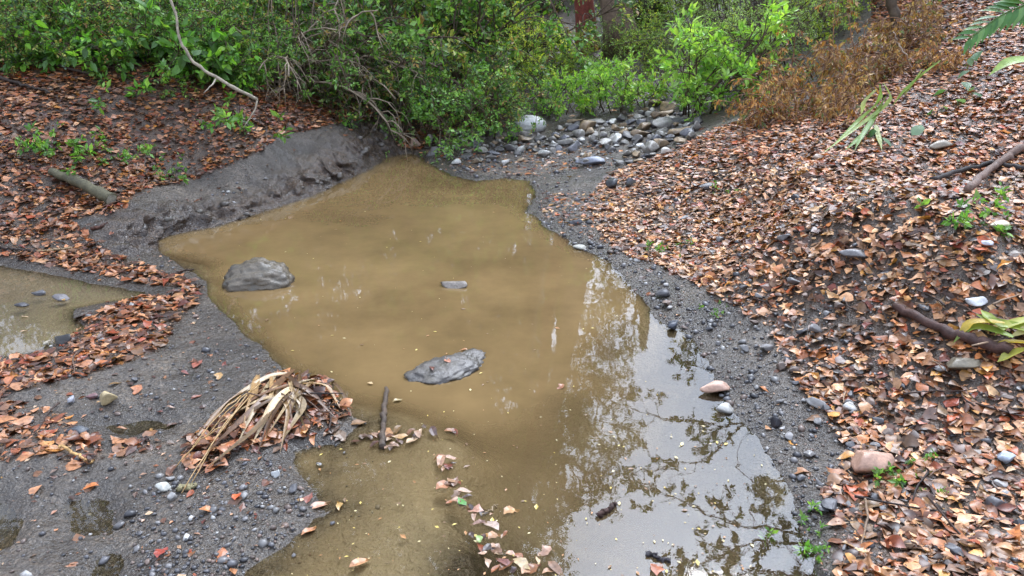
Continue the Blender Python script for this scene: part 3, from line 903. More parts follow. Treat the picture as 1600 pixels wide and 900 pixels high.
at_px(128, 676, 42, 15, srgb(72, 74, 78) * .8, 'dark flat stone beside the small puddle', 5, .2, .6, .2, wet=True)
at_px(112, 630, 24, 14, srgb(158, 158, 164) * .8, 'pale chip of stone on the grey mud', 3, 1.0, .5, .15)
at_px(143, 622, 18, 10, srgb(118, 84, 84) * .8, 'small reddish pebble beside the tan stone', 2, .3, .8, .2)
at_px(258, 764, 26, 15, srgb(180, 178, 168) * .7, 'whitish stone beside the reed stems', 6, .3, .8, .2)
at_px(432, 745, 18, 14, srgb(180, 180, 176) * .7, 'whitest pebble on the gravel spit', 4, .3, .8, .2)

def pebbles():
    """larger pebbles one can pick out on the shores"""
    spots = 0; tries = 0
    while spots < 130 and tries < 4000:
        tries += 1
        x = rng.uniform(0, 1600); y = rng.uniform(300, 890)
        if rng.uniform() < .75: x = rng.uniform(960, 1600)
        g_ = gravel_regions(np.array([x]), np.array([y]), np.array([x / 90]), np.array([y / 90]))[0]
        if rng.uniform() > g_ * 1.5 + (.12 if x > 1000 else 0): continue
        p = gpos(x, y)
        if p[2] < .01 or p[1] > 8: continue
        r = float(np.clip(rng.lognormal(math.log(.017), .4), .009, .04))
        c = PPAL[rng.choice(8, p=[.2, .22, .14, .12, .15, .1, .03, .04])]
        shore = x > 800
        bright = c.mean() > .2
        stone(p, (r * 1.25, r * .9, r * .6), c * rng.uniform(.6, .9), ('pale' if bright else 'dark') + (' pebble lying among leaves on the stony shore' if shore else ' pebble lying on the muddy flat'),
              rng.integers(8), rng.uniform(0, 6), .1, (rng.normal(0, .2), rng.normal(0, .2)), 'pebble', 'pebble',
              ('pale' if bright else 'dark') + (' pebbles of the stony shore' if shore else ' pebbles of the muddy flat'))
        spots += 1
    print('pebbles', spots)
pebbles()
# ------------------------------------------------------------------ plants
def grow(base, levels, seed, up=(0, 0, 1)):
    """levels: dicts n (per parent), L, spread, wander, droop, steps, tmin; returns list of (polys, lengths)"""
    g = np.random.default_rng(seed)
    res = []
    par = None
    for li, lv_ in enumerate(levels):
        S = lv_.get('steps', 5)
        if par is None:
            n = lv_['n']
            P0 = np.asarray(base, float) + g.normal(0, lv_.get('foot', .05), (n, 3)) * np.array([1, 1, 0])
            D = unit(np.asarray(up, float) + g.normal(0, lv_['spread'], (n, 3)) * np.array([1, 1, .3]) + np.asarray(lv_.get('bias', (0, 0, 0))))
            Ls = lv_['L'] * g.uniform(.65, 1.1, n)
        else:
            m = len(par); k = lv_['n']; n = m * k
            pi = np.repeat(np.arange(m), k)
            t = g.uniform(lv_.get('tmin', .2), 1, n) ** lv_.get('tpow', 1)
            f = t * (par.shape[1] - 1); i = np.minimum(f.astype(int), par.shape[1] - 2); fr = (f - i)[:, None]
            P0 = par[pi, i] * (1 - fr) + par[pi, i + 1] * fr
            T = unit(par[pi, i + 1] - par[pi, i])
            D = unit(T * lv_.get('along', .6) + unit(g.normal(0, 1, (n, 3))) * lv_['spread'] + np.asarray(lv_.get('bias', (0, 0, .15))))
            Ls = lv_['L'] * g.uniform(.55, 1.15, n) * (1.15 - .5 * t)
        pts = [P0]
        for s in range(S):
            D = unit(D + g.normal(0, lv_.get('wander', .15), (n, 3)) + np.array([0, 0, -lv_.get('droop', 0.) * (s + 1) / S]))
            pts.append(pts[-1] + D * (Ls / S)[:, None])
        par = np.stack(pts, 1)
        res.append(par)
    return res

def leaves_on(polys, per, size, pal, seed, tpl=LEAF, up=.7, wide=1., tmin=.15, hang=0., var=.3):
    g = np.random.default_rng(seed)
    m, S, _ = polys.shape
    n = m * per
    pi = np.repeat(np.arange(m), per)
    t = g.uniform(tmin, 1, n); f = t * (S - 1); i = np.minimum(f.astype(int), S - 2); fr = (f - i)[:, None]
    P = polys[pi, i] * (1 - fr) + polys[pi, i + 1] * fr
    T = unit(polys[pi, i + 1] - polys[pi, i])
    R = unit(g.normal(0, 1, (n, 3)))
    side = unit(np.cross(T, R))
    A = unit(T * .55 + side * .8 + np.array([0, 0, -hang]) + g.normal(0, .15, (n, 3)))
    NN = unit(np.array([0, 0, up]) + g.normal(0, .45, (n, 3)))
    s = size * np.clip(g.lognormal(0, var, n), .4, 1.8)
    pal = np.asarray(pal)
    tw = g.integers(0, len(pal), m)[pi]
    ci = np.where(g.uniform(0, 1, n) < .5, tw, g.integers(0, len(pal), n))
    C = pal[ci] * g.uniform(.7, 1.2, (n, 1))
    V, F = scatter(tpl, P, A, NN, np.stack([s * wide, s, s], -1))
    return V, F, np.repeat(C, len(tpl[0]), 0)

def wood_geo(levels_polys, r0, fall=.45, tip=.35, kmax=7, cols=None, upto=None):
    g = Geo(); r = r0
    for li, P in enumerate(levels_polys[:upto]):
        S = P.shape[1]
        R = np.linspace(1, tip, S)[None] * r * np.ones((len(P), 1))
        V, F = tubes(P, R, max(3, kmax - 2 * li))
        g.add(V, F, (1, 1, 1) if cols is None else cols)
        r *= fall
    return g

ODD = [srgb(150, 152, 84), srgb(146, 118, 76), srgb(120, 140, 100)]
G_DARK = [srgb(62, 92, 42), srgb(74, 108, 48), srgb(52, 78, 44), srgb(88, 116, 62), srgb(70, 96, 70), srgb(110, 128, 60)]
G_MID = [srgb(92, 134, 54), srgb(104, 146, 60), srgb(78, 116, 52), srgb(126, 158, 70), srgb(88, 122, 70)]
G_BRIGHT = [srgb(112, 166, 62), srgb(132, 180, 70), srgb(96, 148, 60), srgb(150, 192, 84), srgb(120, 160, 84)]
G_YEL = [srgb(150, 176, 66), srgb(128, 164, 66), srgb(170, 186, 84), srgb(108, 148, 66), srgb(120, 156, 90)]
G_PALE = [srgb(130, 164, 96), srgb(112, 150, 84), srgb(146, 176, 108), srgb(120, 156, 76)]
DEAD = [srgb(190, 126, 62), srgb(206, 148, 80), srgb(160, 100, 54), srgb(214, 168, 108), srgb(130, 86, 56), srgb(186, 140, 96)]
BROWN = srgb(92, 74, 58) * .7
GREYB = srgb(118, 106, 92) * .7

PROTO = {}
def proto(kind, fn):
    PROTO[kind] = fn()

def make_bush(seed, n, L, spread, leaf, pal, per=9, droop=.35, wide=1., bias=(0, 0, 0), twig_n=5, sub_n=8, wood=BROWN, r0=.012, tpl=LEAF, low=True, hang=0.):
    lv_ = [dict(n=n, L=L, spread=spread, wander=.14, droop=droop * .35, steps=7, foot=.14, bias=bias),
           dict(n=sub_n, L=L * .45, spread=.8, wander=.2, droop=droop, steps=5, tmin=.08 if low else .35),
           dict(n=twig_n, L=L * .2, spread=.8, wander=.2, droop=droop * .7, steps=3, tmin=.15)]
    P = grow((0, 0, 0), lv_, seed)
    w_ = wood_geo(P, r0, .5, .4, 6, wood)
    f = Geo(); V, F, C = leaves_on(P[2], per, leaf, np.array(pal) * .92, seed + 5, tpl, wide=wide, hang=hang)
    f.add(V, F, C)
    return w_.mesh('stems', M_BARK), f.mesh('foliage', M_FOLIAGE, False)

PROTO['dark0'] = make_bush(21, 12, 1.5, .55, .044, G_DARK + G_MID[:2] + ODD, 15)
PROTO['dark1'] = make_bush(22, 11, 1.3, .7, .058, G_DARK + G_MID[:2] + G_PALE[:1] + ODD[:2], 11)
PROTO['mid0'] = make_bush(23, 11, 1.5, .6, .046, G_MID + G_PALE[:2], 14)
PROTO['yel0'] = make_bush(24, 12, 2.0, .6, .052, G_YEL, 14, .55)
PROTO['yel1'] = make_bush(25, 10, 1.7, .7, .05, G_YEL + G_MID[:2], 13, .6)
PROTO['arch'] = make_bush(35, 11, 1.9, .7, .05, G_YEL + G_MID, 13, .7, low=False)
PROTO['pale0'] = make_bush(26, 12, 1.9, .55, .034, G_PALE, 16, .5, .7)
PROTO['sap0'] = make_bush(27, 6, 1.0, .28, .068, G_BRIGHT, 12, .2, .75, twig_n=3, sub_n=7)
PROTO['sap1'] = make_bush(28, 5, .8, .36, .066, G_BRIGHT + G_YEL[:2], 12, .2, .8, twig_n=3, sub_n=7)
PROTO['dead0'] = make_bush(29, 9, .95, .75, .066, DEAD + [srgb(120, 130, 70)], 8, .7, .62, twig_n=4, sub_n=6, hang=.8, wood=srgb(150, 110, 80) * .6)
PROTO['broad0'] = make_bush(36, 9, .8, .6, .1, G_MID + G_BRIGHT[:2] + G_DARK[:2], 4, .3, 1.1, twig_n=3, sub_n=6, tpl=LEAF2)
PROTO['twig0'] = make_bush(30, 16, 1.3, .7, .04, [srgb(140, 130, 90), srgb(110, 120, 70), srgb(150, 120, 80), srgb(96, 116, 60)], 1, .9, 1., twig_n=4, sub_n=6, wood=srgb(160, 142, 120) * .7, r0=.016)
PROTO['weed0'] = make_bush(31, 8, .17, .7, .035, G_BRIGHT + G_MID, 5, .2, .9, twig_n=2, sub_n=3, r0=.002)

def bush(kind, p, label, cat='shrub', name='shrub', group=None, sc=1., rz=0., tint=(1, 1, 1), sz=None):
    o = empty(name, p, label, cat, group, rz, sc)
    if sz: o.scale = (sc, sc, sc * sz)
    s, f = PROTO[kind]
    a = link('stems', s, o); b = link('foliage', f, o)
    b.color = (*tint, 1)
    return o

def foot(x, y, dy=0., dx=0.):
    p = gpos(x, y)
    p[0] += dx; p[1] += dy; p[2] = float(ground(p[0], p[1])) - .03
    return p

ORD = ['first', 'second', 'third', 'fourth', 'fifth', 'sixth', 'seventh', 'eighth', 'ninth', 'tenth', 'eleventh', 'twelfth', 'thirteenth', 'fourteenth', 'fifteenth', 'sixteenth']
# left bank: a thicket along the top of the litter slope, two rows
k = 0
LB = [(-60, 118, 'dark0'), (15, 112, 'dark1'), (85, 108, 'dark0'), (150, 112, 'dark1'), (215, 112, 'mid0'), (275, 118, 'dark0'), (330, 128, 'mid0'), (375, 130, 'dark1')]
WHERE = ['at the far edge of the thicket', 'above the two thin dead sticks', 'behind the long dead stick', 'leaning over the litter slope', 'behind the pale bent branch, first', 'under the pale bent branch', 'beside the hanging grey twigs', 'touching the hanging grey twigs']
for (x, y, kd), wh in zip(LB, WHERE):
    p = foot(x, y, .25 + .1 * (k % 3))
    bush(kd, p, ('dark' if kd[0] == 'd' else 'lighter') + ' green leafy shrub on the littered bank ' + wh, group='shrubs of the thicket on the littered bank', sc=.42 + .08 * (k % 3), rz=k * 1.7, tint=(1.5, 1.5 + .1 * (k % 3 - 1), 1.3))
    k += 1
for i in range(11):
    x = -4.9 + i * .46; y = 7.55 + (i % 3) * .2
    kd = ['mid0', 'dark0', 'dark1'][i % 3]
    bush(kd, (x, y, float(ground(x, y)) - .05), ORD[i] + ' waist-high shrub from the picture edge in the middle row of the thicket', group='middle row of the thicket', sc=.66 + .1 * (i % 2), rz=i * 1.4, tint=(1.4, 1.4, 1.2))
for i in range(9):
    x = -5.4 + i * .66; y = 8.7 + (i % 3) * .45
    kd = ['dark1', 'mid0', 'dark0'][i % 3]
    bush(kd, (x, y, float(ground(x, y)) - .05), ORD[i] + ' tall dense shrub from the picture edge in the back row of the thicket', group='back row of the thicket', sc=1.25 + .15 * (i % 2), rz=i * 2.1, tint=(1.35, 1.35, 1.15))
for i, (x, y, s, lab) in enumerate([(40, 118, .5, 'broad-leaved shrub at the edge of the thicket'), (180, 118, .55, 'broad-leaved shrub standing out in the middle of the thicket'), (290, 118, .75, 'bright broad-leaved shrub behind the pale bent branch'), (315, 135, .5, 'low broad-leaved plant below the pale bent branch'), (360, 140, .45, 'low broad-leaved plant beside the branch tip'), (105, 112, .6, 'broad-leaved shrub behind the long dead stick')]):
    bush('broad0', foot(x, y, .15), lab, sc=s, rz=i * 1.3, tint=(1.3, 1.35, 1.1), group='broad-leaved shrubs of the thicket')
# grey hanging twigs on the bank top
for i, (x, y) in enumerate([(430, 140), (480, 150), (530, 160), (570, 158)]):
    p = foot(x, y, .25)
    bush('twig0', p, ['grey leafless twigs hanging over the mud bank, nearest the pale branch', 'tangle of bare grey twigs above the mud bank', 'brownish twiggy bush on the bank top', 'twiggy bush beside the dark hollow'][i], group='twiggy bushes on the mud bank', sc=.9 + .1 * (i % 2), rz=i * 1.3, name='twiggy_bush', cat='bush')
for i, (x, y, s) in enumerate([(450, 120, .62), (515, 115, .66), (560, 105, .7)]):
    p = foot(x, y, .9)
    bush('mid0', p, ['mid-green shrub behind the grey twigs', 'mid-green shrub over the middle of the mud bank', 'mid-green shrub rising behind the dark hollow'][i], sc=s, rz=i * 2 + .4, tint=(2.2, 1.8, 1.4))
# arching bright shrubs at the back
for i, (x, y, kd, s, dy, lab) in enumerate([(762, 158, 'yel0', .56, .35, 'arching yellow-green shrub drooping over the head of the pool'), (660, 118, 'arch', .95, 1.9, 'overhanging shrub above the dark hollow'),
        (815, 138, 'yel1', .5, .7, 'bright shrub behind the pale boulder'), (842, 125, 'yel1', .5, .6, 'green shrub left of the reddish trunk'), (770, 100, 'yel1', .85, 1.5, 'tall yellow-green shrub in the second row at the creek bend'),
        (600, 100, 'arch', .95, 1.9, 'dark shrub behind the hollow in the bank')]):
    bush(kd, foot(x, y, dy), lab, sc=s, rz=i * 1.9, group='shrubs beside the creek bed', tint=(2.0, 1.6, 1.35))
# young bright plants behind the stones
for i, (x, y, kd, s, lab) in enumerate([(872, 186, 'sap0', .55, 'bright green sapling next to the pale boulder'), (915, 182, 'sap1', .55, 'low bright sapling behind the stones'), (955, 176, 'sap0', .62, 'tallest bright sapling in the middle of the creek bed'),
        (1000, 172, 'sap1', .62, 'bright sapling where the creek bed bends'), (935, 150, 'sap0', .5, 'sapling in the second row behind the stones'), (1105, 180, 'sap0', .8, 'thin-stemmed bright sapling at the foot of the leafy slope'),
        (1135, 170, 'sap0', 1.05, 'tall bright sapling at the foot of the leafy slope'), (1075, 150, 'sap1', .6, 'sapling at the top end of the creek bed')]):
    bush(kd, foot(x, y, .1), lab, 'sapling', 'sapling', 'bright saplings of the creek bed', s, i * 1.1, (1.75, 1.45, 1.5))
for i, (x, y, kd, s, dy, lab) in enumerate([(1190, 150, 'pale0', .6, .5, 'feathery pale green shrub above the saplings'), (1250, 130, 'pale0', .75, .9, 'feathery pale shrub behind the dead orange bush'), (1125, 110, 'pale0', .65, 1.2, 'feathery shrub behind the tall sapling'),
        (1320, 90, 'yel0', .5, 1.0, 'yellow-green shrub behind the dead orange bush'), (1055, 105, 'yel1', .5, 1.3, 'green shrub at the end of the valley'), (1020, 85, 'yel1', .75, 2.6, 'yellow-green shrub between the far trunks'),
        (1200, 80, 'pale0', 1.0, 2.0, 'tall feathery shrub at the top of the slope'), (1290, 40, 'pale0', 1.0, 2.2, 'feathery shrub high behind the dead bushes'), (1380, 20, 'mid0', 1.0, 1.6, 'green shrub beside the leaning stem'),
        (1130, 55, 'mid0', 1.1, 3.0, 'green shrub far up the valley'), (1460, 10, 'mid0', .9, 1.5, 'green shrub on the crest of the littered slope'), (1420, 5, 'pale0', 1.2, 2.8, 'pale shrub on the skyline of the slope'),
        (905, 112, 'yel1', .36, .3, 'low yellow-green shrub in front of the reddish trunk'), (1015, 112, 'yel1', .4, .3, 'low yellow-green shrub in front of the striped trunk'), (955, 100, 'pale0', .4, .5, 'low pale shrub between the big trunks'), (880, 80, 'mid0', 1.1, 3.6, 'green shrub behind the reddish trunk'), (945, 75, 'yel1', 1.0, 3.8, 'yellowish shrub between the two big trunks'), (1010, 60, 'pale0', 1.1, 4.4, 'pale shrub behind the striped trunk'), (830, 60, 'yel1', 1.1, 3.4, 'yellowish shrub behind the dark trunk')]):
    bush(kd, foot(x, y, dy), lab, sc=s, rz=i * 2.3, group='shrubs of the valley side', tint=(1.6, 1.35, 1.35))
# dead orange bush on the slope
for i, (x, y, s) in enumerate([(1215, 190, .55), (1262, 185, .62), (1310, 175, .62), (1350, 140, .7), (1240, 155, .7), (1410, 115, .6), (1300, 125, .8), (1455, 70, .6), (1490, 110, .45), (1420, 60, .7)]):
    bush('dead0', foot(x, y, .1), ['dead orange-brown bush nearest the creek bed', 'dead orange bush in front of the feathery shrubs', 'dead rusty bush beside the strap leaves', 'tallest dead rusty bush on the slope', 'withered orange bush behind the nearest one', 'withered brush below the leaning stem', 'withered orange bush in the back row of the slope', 'withered brush near the feathered frond', 'small withered bush above the rounded leaves', 'withered brush behind the leaning stem'][i],
         'bush', 'dead_bush', 'dead orange bushes on the slope', s * .88, i * 1.7, [(.95, .98, 1.1), (.75, .85, .95), (.9, 1.0, 1.2), (.62, .72, .8)][i % 4])
# weeds
for i, (x, y, s, lab) in enumerate([(85, 232, 1.3, 'low green weeds in the litter below the thicket'), (120, 240, 1.1, 'second tuft of weeds below the thicket'), (180, 250, 1., 'weed tuft above the mossy log'), (268, 280, .9, 'single weed on the littered bank'),
        (1418, 735, .55, 'seedling beside the rounded pink stone'), (1410, 760, .4, 'tiny seedling below the pink stone'), (1282, 858, .5, 'seedling at the edge of the sky reflection'), (1055, 390, .6, 'seedling on the leafy shore near the water'),
        (1125, 300, .5, 'small weed high on the leafy shore'), (1128, 490, .4, 'tiny weed beside the dark slate block'), (230, 140, 1.4, 'yellowish weed in front of the thicket'), (350, 200, 1.5, 'green sprig on the bank top'), (1530, 355, .9, 'mossy green clump beside the cream stone')]):
    bush('weed0', foot(x, y), lab, 'weed', 'weed', sc=s, rz=i * 2.)

# ------------------------------------------------------------------ trees (trunks in view, crowns seen in the water)
def make_crown(seed, L, spread, leaf, pal, n=9, sub=8, tw=7, per=6, zb=.25, wide=1.):
    lv_ = [dict(n=n, L=L, spread=spread, wander=.16, droop=.12, steps=6, foot=.05, bias=(0, 0, zb)),
           dict(n=sub, L=L * .55, spread=.75, wander=.2, droop=.25, steps=5, tmin=.25),
           dict(n=tw, L=L * .25, spread=.8, wander=.2, droop=.3, steps=3, tmin=.2)]
    P = grow((0, 0, 0), lv_, seed)
    w_ = wood_geo(P, .06, .45, .35, 6, BROWN)
    f = Geo(); f.add(*leaves_on(P[2], per, leaf, np.array(pal) * .75, seed + 9, LEAF, wide=wide))
    return w_.mesh('limbs', M_BARK), f.mesh('crown', M_FOLIAGE, False)
CR = [make_crown(41, 2.6, .9, .14, G_MID), make_crown(42, 2.4, 1.1, .13, G_YEL + G_MID, zb=.1)]
TRK = {}
def trunk_mesh(seed, h, r, lean, flute=0.):
    g = np.random.default_rng(seed)
    n = 26
    z = np.linspace(0, h, n)
    P = np.stack([lean[0] * z / h + .06 * np.sin(z * 1.3 + seed), lean[1] * z / h + .05 * np.cos(z * 1.1 + seed), z], -1)
    R = r * (1 - .55 * z / h) * (1 + .5 * np.exp(-z / .25))
    k = 16
    V, F = tubes(P[None], R[None], k)
    if flute:
        a = np.tile(np.arange(k), n)
        V = V.reshape(n, k, 3); c = P[:, None]; V = c + (V - c) * (1 + flute * g.normal(0, 1, k)[None, :, None]); V = V.reshape(-1, 3)
    return Geo().add(V, F).mesh('trunk', M_BARK)

def tree(p, h, r, lean, label, color, crowns, seed, flute=0., name='tree', group='trees round the pool', tint=(1, 1, 1)):
    o = empty(name, p, label, 'tree', group)
    t = link('trunk', trunk_mesh(seed, h, r, lean, flute), o); t.color = (*color, 1)
    for j, (zz, s, kind, off) in enumerate(crowns):
        f_ = zz / h
        loc = (lean[0] * f_ + off[0], lean[1] * f_ + off[1], zz)
        a = link('limbs', CR[kind][0], o, loc); b = link('crown', CR[kind][1], o, loc)
        for q in (a, b):
            q.scale = (s, s, s); q.rotation_euler = (0, 0, seed * 1.3 + j * 2.1)
        b.color = (*tint, 1)
    return o
C0 = [(3.2, .85, 1, (0, 0)), (5.0, 1.0, 0, (0, 0)), (7.4, 1.05, 1, (.3, 0)), (9.6, 1.05, 0, (-.2, .2)), (11.6, .95, 1, (0, 0))]
def gp(x, y): return (x, y, float(ground(x, y)) - .1)
red = srgb(136, 70, 58) * .8; grey = srgb(130, 108, 92) * .75; dk = srgb(70, 58, 48) * .7
q = foot(922, 96, .9)
tree(tuple(q), 7.5, .15, (-.9, .3), 'reddish brown trunk at the back of the creek', red, [(6.2, .7, 1, (-1., .3))], 1)
q = foot(982, 96, .7)
tree(tuple(q), 9, .2, (-1.6, .6), 'broad grey striped trunk at the back of the creek', grey, [(3.4, .34, 1, (.35, 0)), (4.3, .42, 0, (.3, .1)), (5.2, .5, 1, (.45, .1)), (6.2, .5, 0, (.5, .2)), (8.0, .8, 0, (-1.2, .6))], 2, .10)
q = foot(1052, 60, 2.0)
tree(tuple(q), 4.4, .2, (.3, .3), 'dim trunk behind the saplings', dk, [(2.6, .6, 0, (0, 0))], 3)
q = foot(868, 60, 2.2)
tree(tuple(q), 10, .22, (-.6, .3), 'dark trunk behind the green shrubs', dk, [(7, .9, 1, (-1, 0)), (9, .8, 0, (-.6, 0))], 4)
for i, (x, y, h, cr, lab) in enumerate([
        (-6.6, 13.2, 13, C0, 'tall tree beyond the thicket near the picture edge'), (-4.2, 13.8, 13, C0, 'tall tree beyond the middle of the thicket'), (-2.2, 14.0, 13, C0, 'tall tree beyond the grey twigs'),
        (-9.5, 9.5, 11, C0[:3], 'tree on the bank outside the picture'), (-1.0, 16.0, 13, C0, 'tall tree beyond the arching shrubs'), (6.4, 12.5, 5.0, [(1.8, .9, 0, (0, 0)), (3.2, .7, 1, (0, 0))], 'small tree on the slope behind the feathery shrubs'),
        (8.5, 9.5, 6, [(2.0, 1., 0, (0, 0)), (4, .9, 1, (0, 0))], 'tree at the top of the littered slope'),
        (-5.4, 18.5, 12, C0, 'back-row tree far beyond the thicket'), (-2.6, 19.5, 12, C0, 'back-row tree far beyond the grey twigs'), (.2, 20.5, 12, C0[:3], 'back-row tree at the end of the valley'), (-8.8, 17, 12, C0, 'back-row tree far beyond the picture edge'),
        (-.4, 18, 6, [(2.2, .9, 0, (0, 0)), (4.4, .9, 1, (0, 0))], 'low tree in the back of the valley'), (-3.2, 16, 7, [(3.4, .9, 0, (0, 0)), (5.4, .9, 1, (0, 0))], 'low tree beyond the twiggy bushes'), (1.2, 20.5, 6, [(2.2, .9, 0, (0, 0)), (4.2, .8, 1, (0, 0))], 'low tree behind the striped trunk'), (-1.7, 17.5, 6.5, [(2.6, .9, 1, (0, 0)), (4.8, .9, 0, (0, 0))], 'low tree beyond the arching shrubs')]):
    tree(gp(x, y), h, .13, (.25, .1), lab, dk, cr, 10 + i)

# ------------------------------------------------------------------ tree whose boughs hang over the pool (seen in the water)
def overhang_tree():
    base = np.array(gp(6.6, 8.6))
    o = empty('overhanging_tree', base, 'tree on the slope whose leafy boughs hang over the pool', 'tree', 'trees round the pool')
    top = base + np.array([-.5, .6, 6.4])
    V, F = tube_path([base, base + [.1, .2, 2.5], base + [-.2, .4, 4.5], top], .2, .09, 10, 20, .01, 3)
    t = link('trunk', Geo().add(V - base, F).mesh('trunk', M_BARK), o); t.color = (*dk, 1)
    paths = [([(1310, 690), (1200, 662), (1130, 664), (1040, 655), (985, 636)], 5.4), ([(1330, 640), (1200, 640), (1150, 676), (1105, 718), (1050, 730), (1010, 738)], 5.7),
             ([(1340, 800), (1260, 835), (1185, 826), (1110, 806), (1066, 780), (1000, 755)], 5.6), ([(1340, 850), (1250, 850), (1180, 842), (1130, 870), (1075, 890)], 6.0),
             ([(1300, 560), (1200, 580), (1120, 585), (1060, 560)], 5.2), ([(1340, 900), (1260, 905), (1180, 890), (1120, 900)], 6.2), ([(1330, 740), (1250, 742), (1180, 760), (1150, 720)], 5.8)]
    for i, (pp, z) in enumerate(paths):
        g = np.random.default_rng(500 + i)
        pts = [mirrored(x, y, z + .12 * j) for j, (x, y) in enumerate(pp)]
        st = base + (top - base) * min(.98, .7 + .04 * i)
        V, F = tube_path([st] + pts, .045, .009, 6, 34, .012, 60 + i)
        b = link('bough', Geo().add(V - base, F).mesh('bough', M_BARK), o); b.color = (*dk, 1)
        n = 34
        tt = np.linspace(0, 1, len(pts)); u_ = np.linspace(0, 1, 24)
        P = np.stack([np.interp(u_, tt, np.array(pts)[:, k]) for k in range(3)], -1)[None]
        tw = [dict(n=11, L=.62, spread=.7, along=.6, wander=.2, droop=.15, steps=4, tmin=.06, bias=(0, 0, .0)), dict(n=3, L=.3, spread=.6, along=.7, wander=.2, droop=.2, steps=3, tmin=.3)]
        par = P; wood = Geo(); last = None
        for lv_, rr in zip(tw, (.007, .004)):
            m = len(par); n = m * lv_['n']; pi = np.repeat(np.arange(m), lv_['n'])
            t_ = g.uniform(lv_['tmin'], 1, n); f = t_ * (par.shape[1] - 1); ii = np.minimum(f.astype(int), par.shape[1] - 2); fr = (f - ii)[:, None]
            p0 = par[pi, ii] * (1 - fr) + par[pi, ii + 1] * fr
            D = unit(unit(par[pi, ii + 1] - par[pi, ii]) * lv_['along'] + unit(g.normal(0, 1, (n, 3))) * lv_['spread'])
            Ls = lv_['L'] * g.uniform(.5, 1.1, n); ps = [p0]
            for s in range(lv_['steps']):
                D = unit(D + g.normal(0, .2, (n, 3)) - np.array([0, 0, .1])); ps.append(ps[-1] + D * (Ls / lv_['steps'])[:, None])
            par = np.stack(ps, 1)
            V, F = tubes(par, np.linspace(1, .5, par.shape[1])[None] * rr * np.ones((n, 1)), 4); wood.add(V - base, F)
        k_ = link('twigs', wood.mesh('twigs', M_BARK), o); k_.color = (*dk, 1)
        V, F, C = leaves_on(par, 8, .11, np.array(G_MID + G_YEL) * .7, 700 + i, LEAF2, up=1.2, wide=.95, tmin=.45)
        link('foliage', Geo().add(V - base, F, C).mesh('foliage', M_FOLIAGE, False), o)
overhang_tree()

# ------------------------------------------------------------------ sticks, logs, debris
def stick(name, pts, r0, r1, color, label, cat='stick', k=8, n=22, wob=.004, seed=0, mat=None, group=None):
    pts = np.array(pts, float)
    b = pts.mean(0)
    V, F = tube_path(pts, r0, r1, k, n, wob, seed)
    o = link(name, Geo().add(V - b, F).mesh(name, mat or M_BARK), loc=tuple(b)); o.color = (*color, 1)
    return tag(o, label, cat, group)

def gl(pp, lift=.02, floor=None):
    return [gpos(x, y, floor) + np.array([0, 0, lift]) for x, y in pp]

def log():
    a = gpos(82, 276) + [0, 0, .03]; b = gpos(176, 322) + [0, 0, .045]
    o = empty('log', a, 'short mossy log with a pale cut end lying on the litter slope', 'log')
    g = Geo(); V, F = tube_path([a, (a + b) / 2 + [0, 0, .02], b], .028, .043, 12, 16, .003, 4); g.add(V - a, F)
    w_ = link('log_body', g.mesh('log_body', M_BARK), o); w_.color = (*(srgb(98, 92, 70) * .7), 1)
    T = unit(b - a); U = unit(np.cross(T, [0, 0, 1])); W = np.cross(T, U); ang = np.linspace(0, 2 * np.pi, 12, endpoint=False)
    c = b + T * .004
    V = np.concatenate([[c + T * .002], c + .041 * (np.cos(ang)[:, None] * U + np.sin(ang)[:, None] * W), b - T * .004 + .041 * (np.cos(ang)[:, None] * U + np.sin(ang)[:, None] * W)]) - a
    F = [np.array([(0, 1 + i, 1 + (i + 1) % 12) for i in range(12)]), np.array([(1 + i, 13 + i, 13 + (i + 1) % 12, 1 + (i + 1) % 12) for i in range(12)])]
    e = link('cut_end', Geo().add(V, F).mesh('cut_end', M_BARK, False), o); e.color = (*(srgb(150, 146, 130) * .8), 1)
log()

pts = [at_dist(x, y, d) for x, y, d in [(262, -20, 6.6), (276, 30, 6.5), (280, 62, 6.45), (300, 96, 6.4), (338, 122, 6.35), (374, 142, 6.3), (402, 156, 6.3)]]
o = empty('bent_branch', pts[-1], 'pale bare branch bent down in front of the thicket', 'branch')
V, F = tube_path(pts, .010, .014, 7, 30, .003, 8); e = link('main_stem', Geo().add(V - pts[-1], F).mesh('main_stem', M_BARK), o); e.color = (*(srgb(176, 162, 140) * .6), 1)
V, F = tube_path([pts[4], at_dist(330, 135, 6.3), at_dist(318, 146, 6.3)], .007, .003, 5, 8, .002, 9); e = link('side_twig', Geo().add(V - pts[-1], F).mesh('side_twig', M_BARK), o); e.color = (*(srgb(190, 178, 158) * .8), 1)
V, F = tube_path([pts[6], at_dist(398, 175, 6.25), at_dist(380, 200, 6.2)], .008, .003, 5, 8, .002, 9); e = link('side_twig', Geo().add(V - pts[-1], F).mesh('side_twig', M_BARK), o); e.color = (*(srgb(150, 138, 118) * .8), 1)

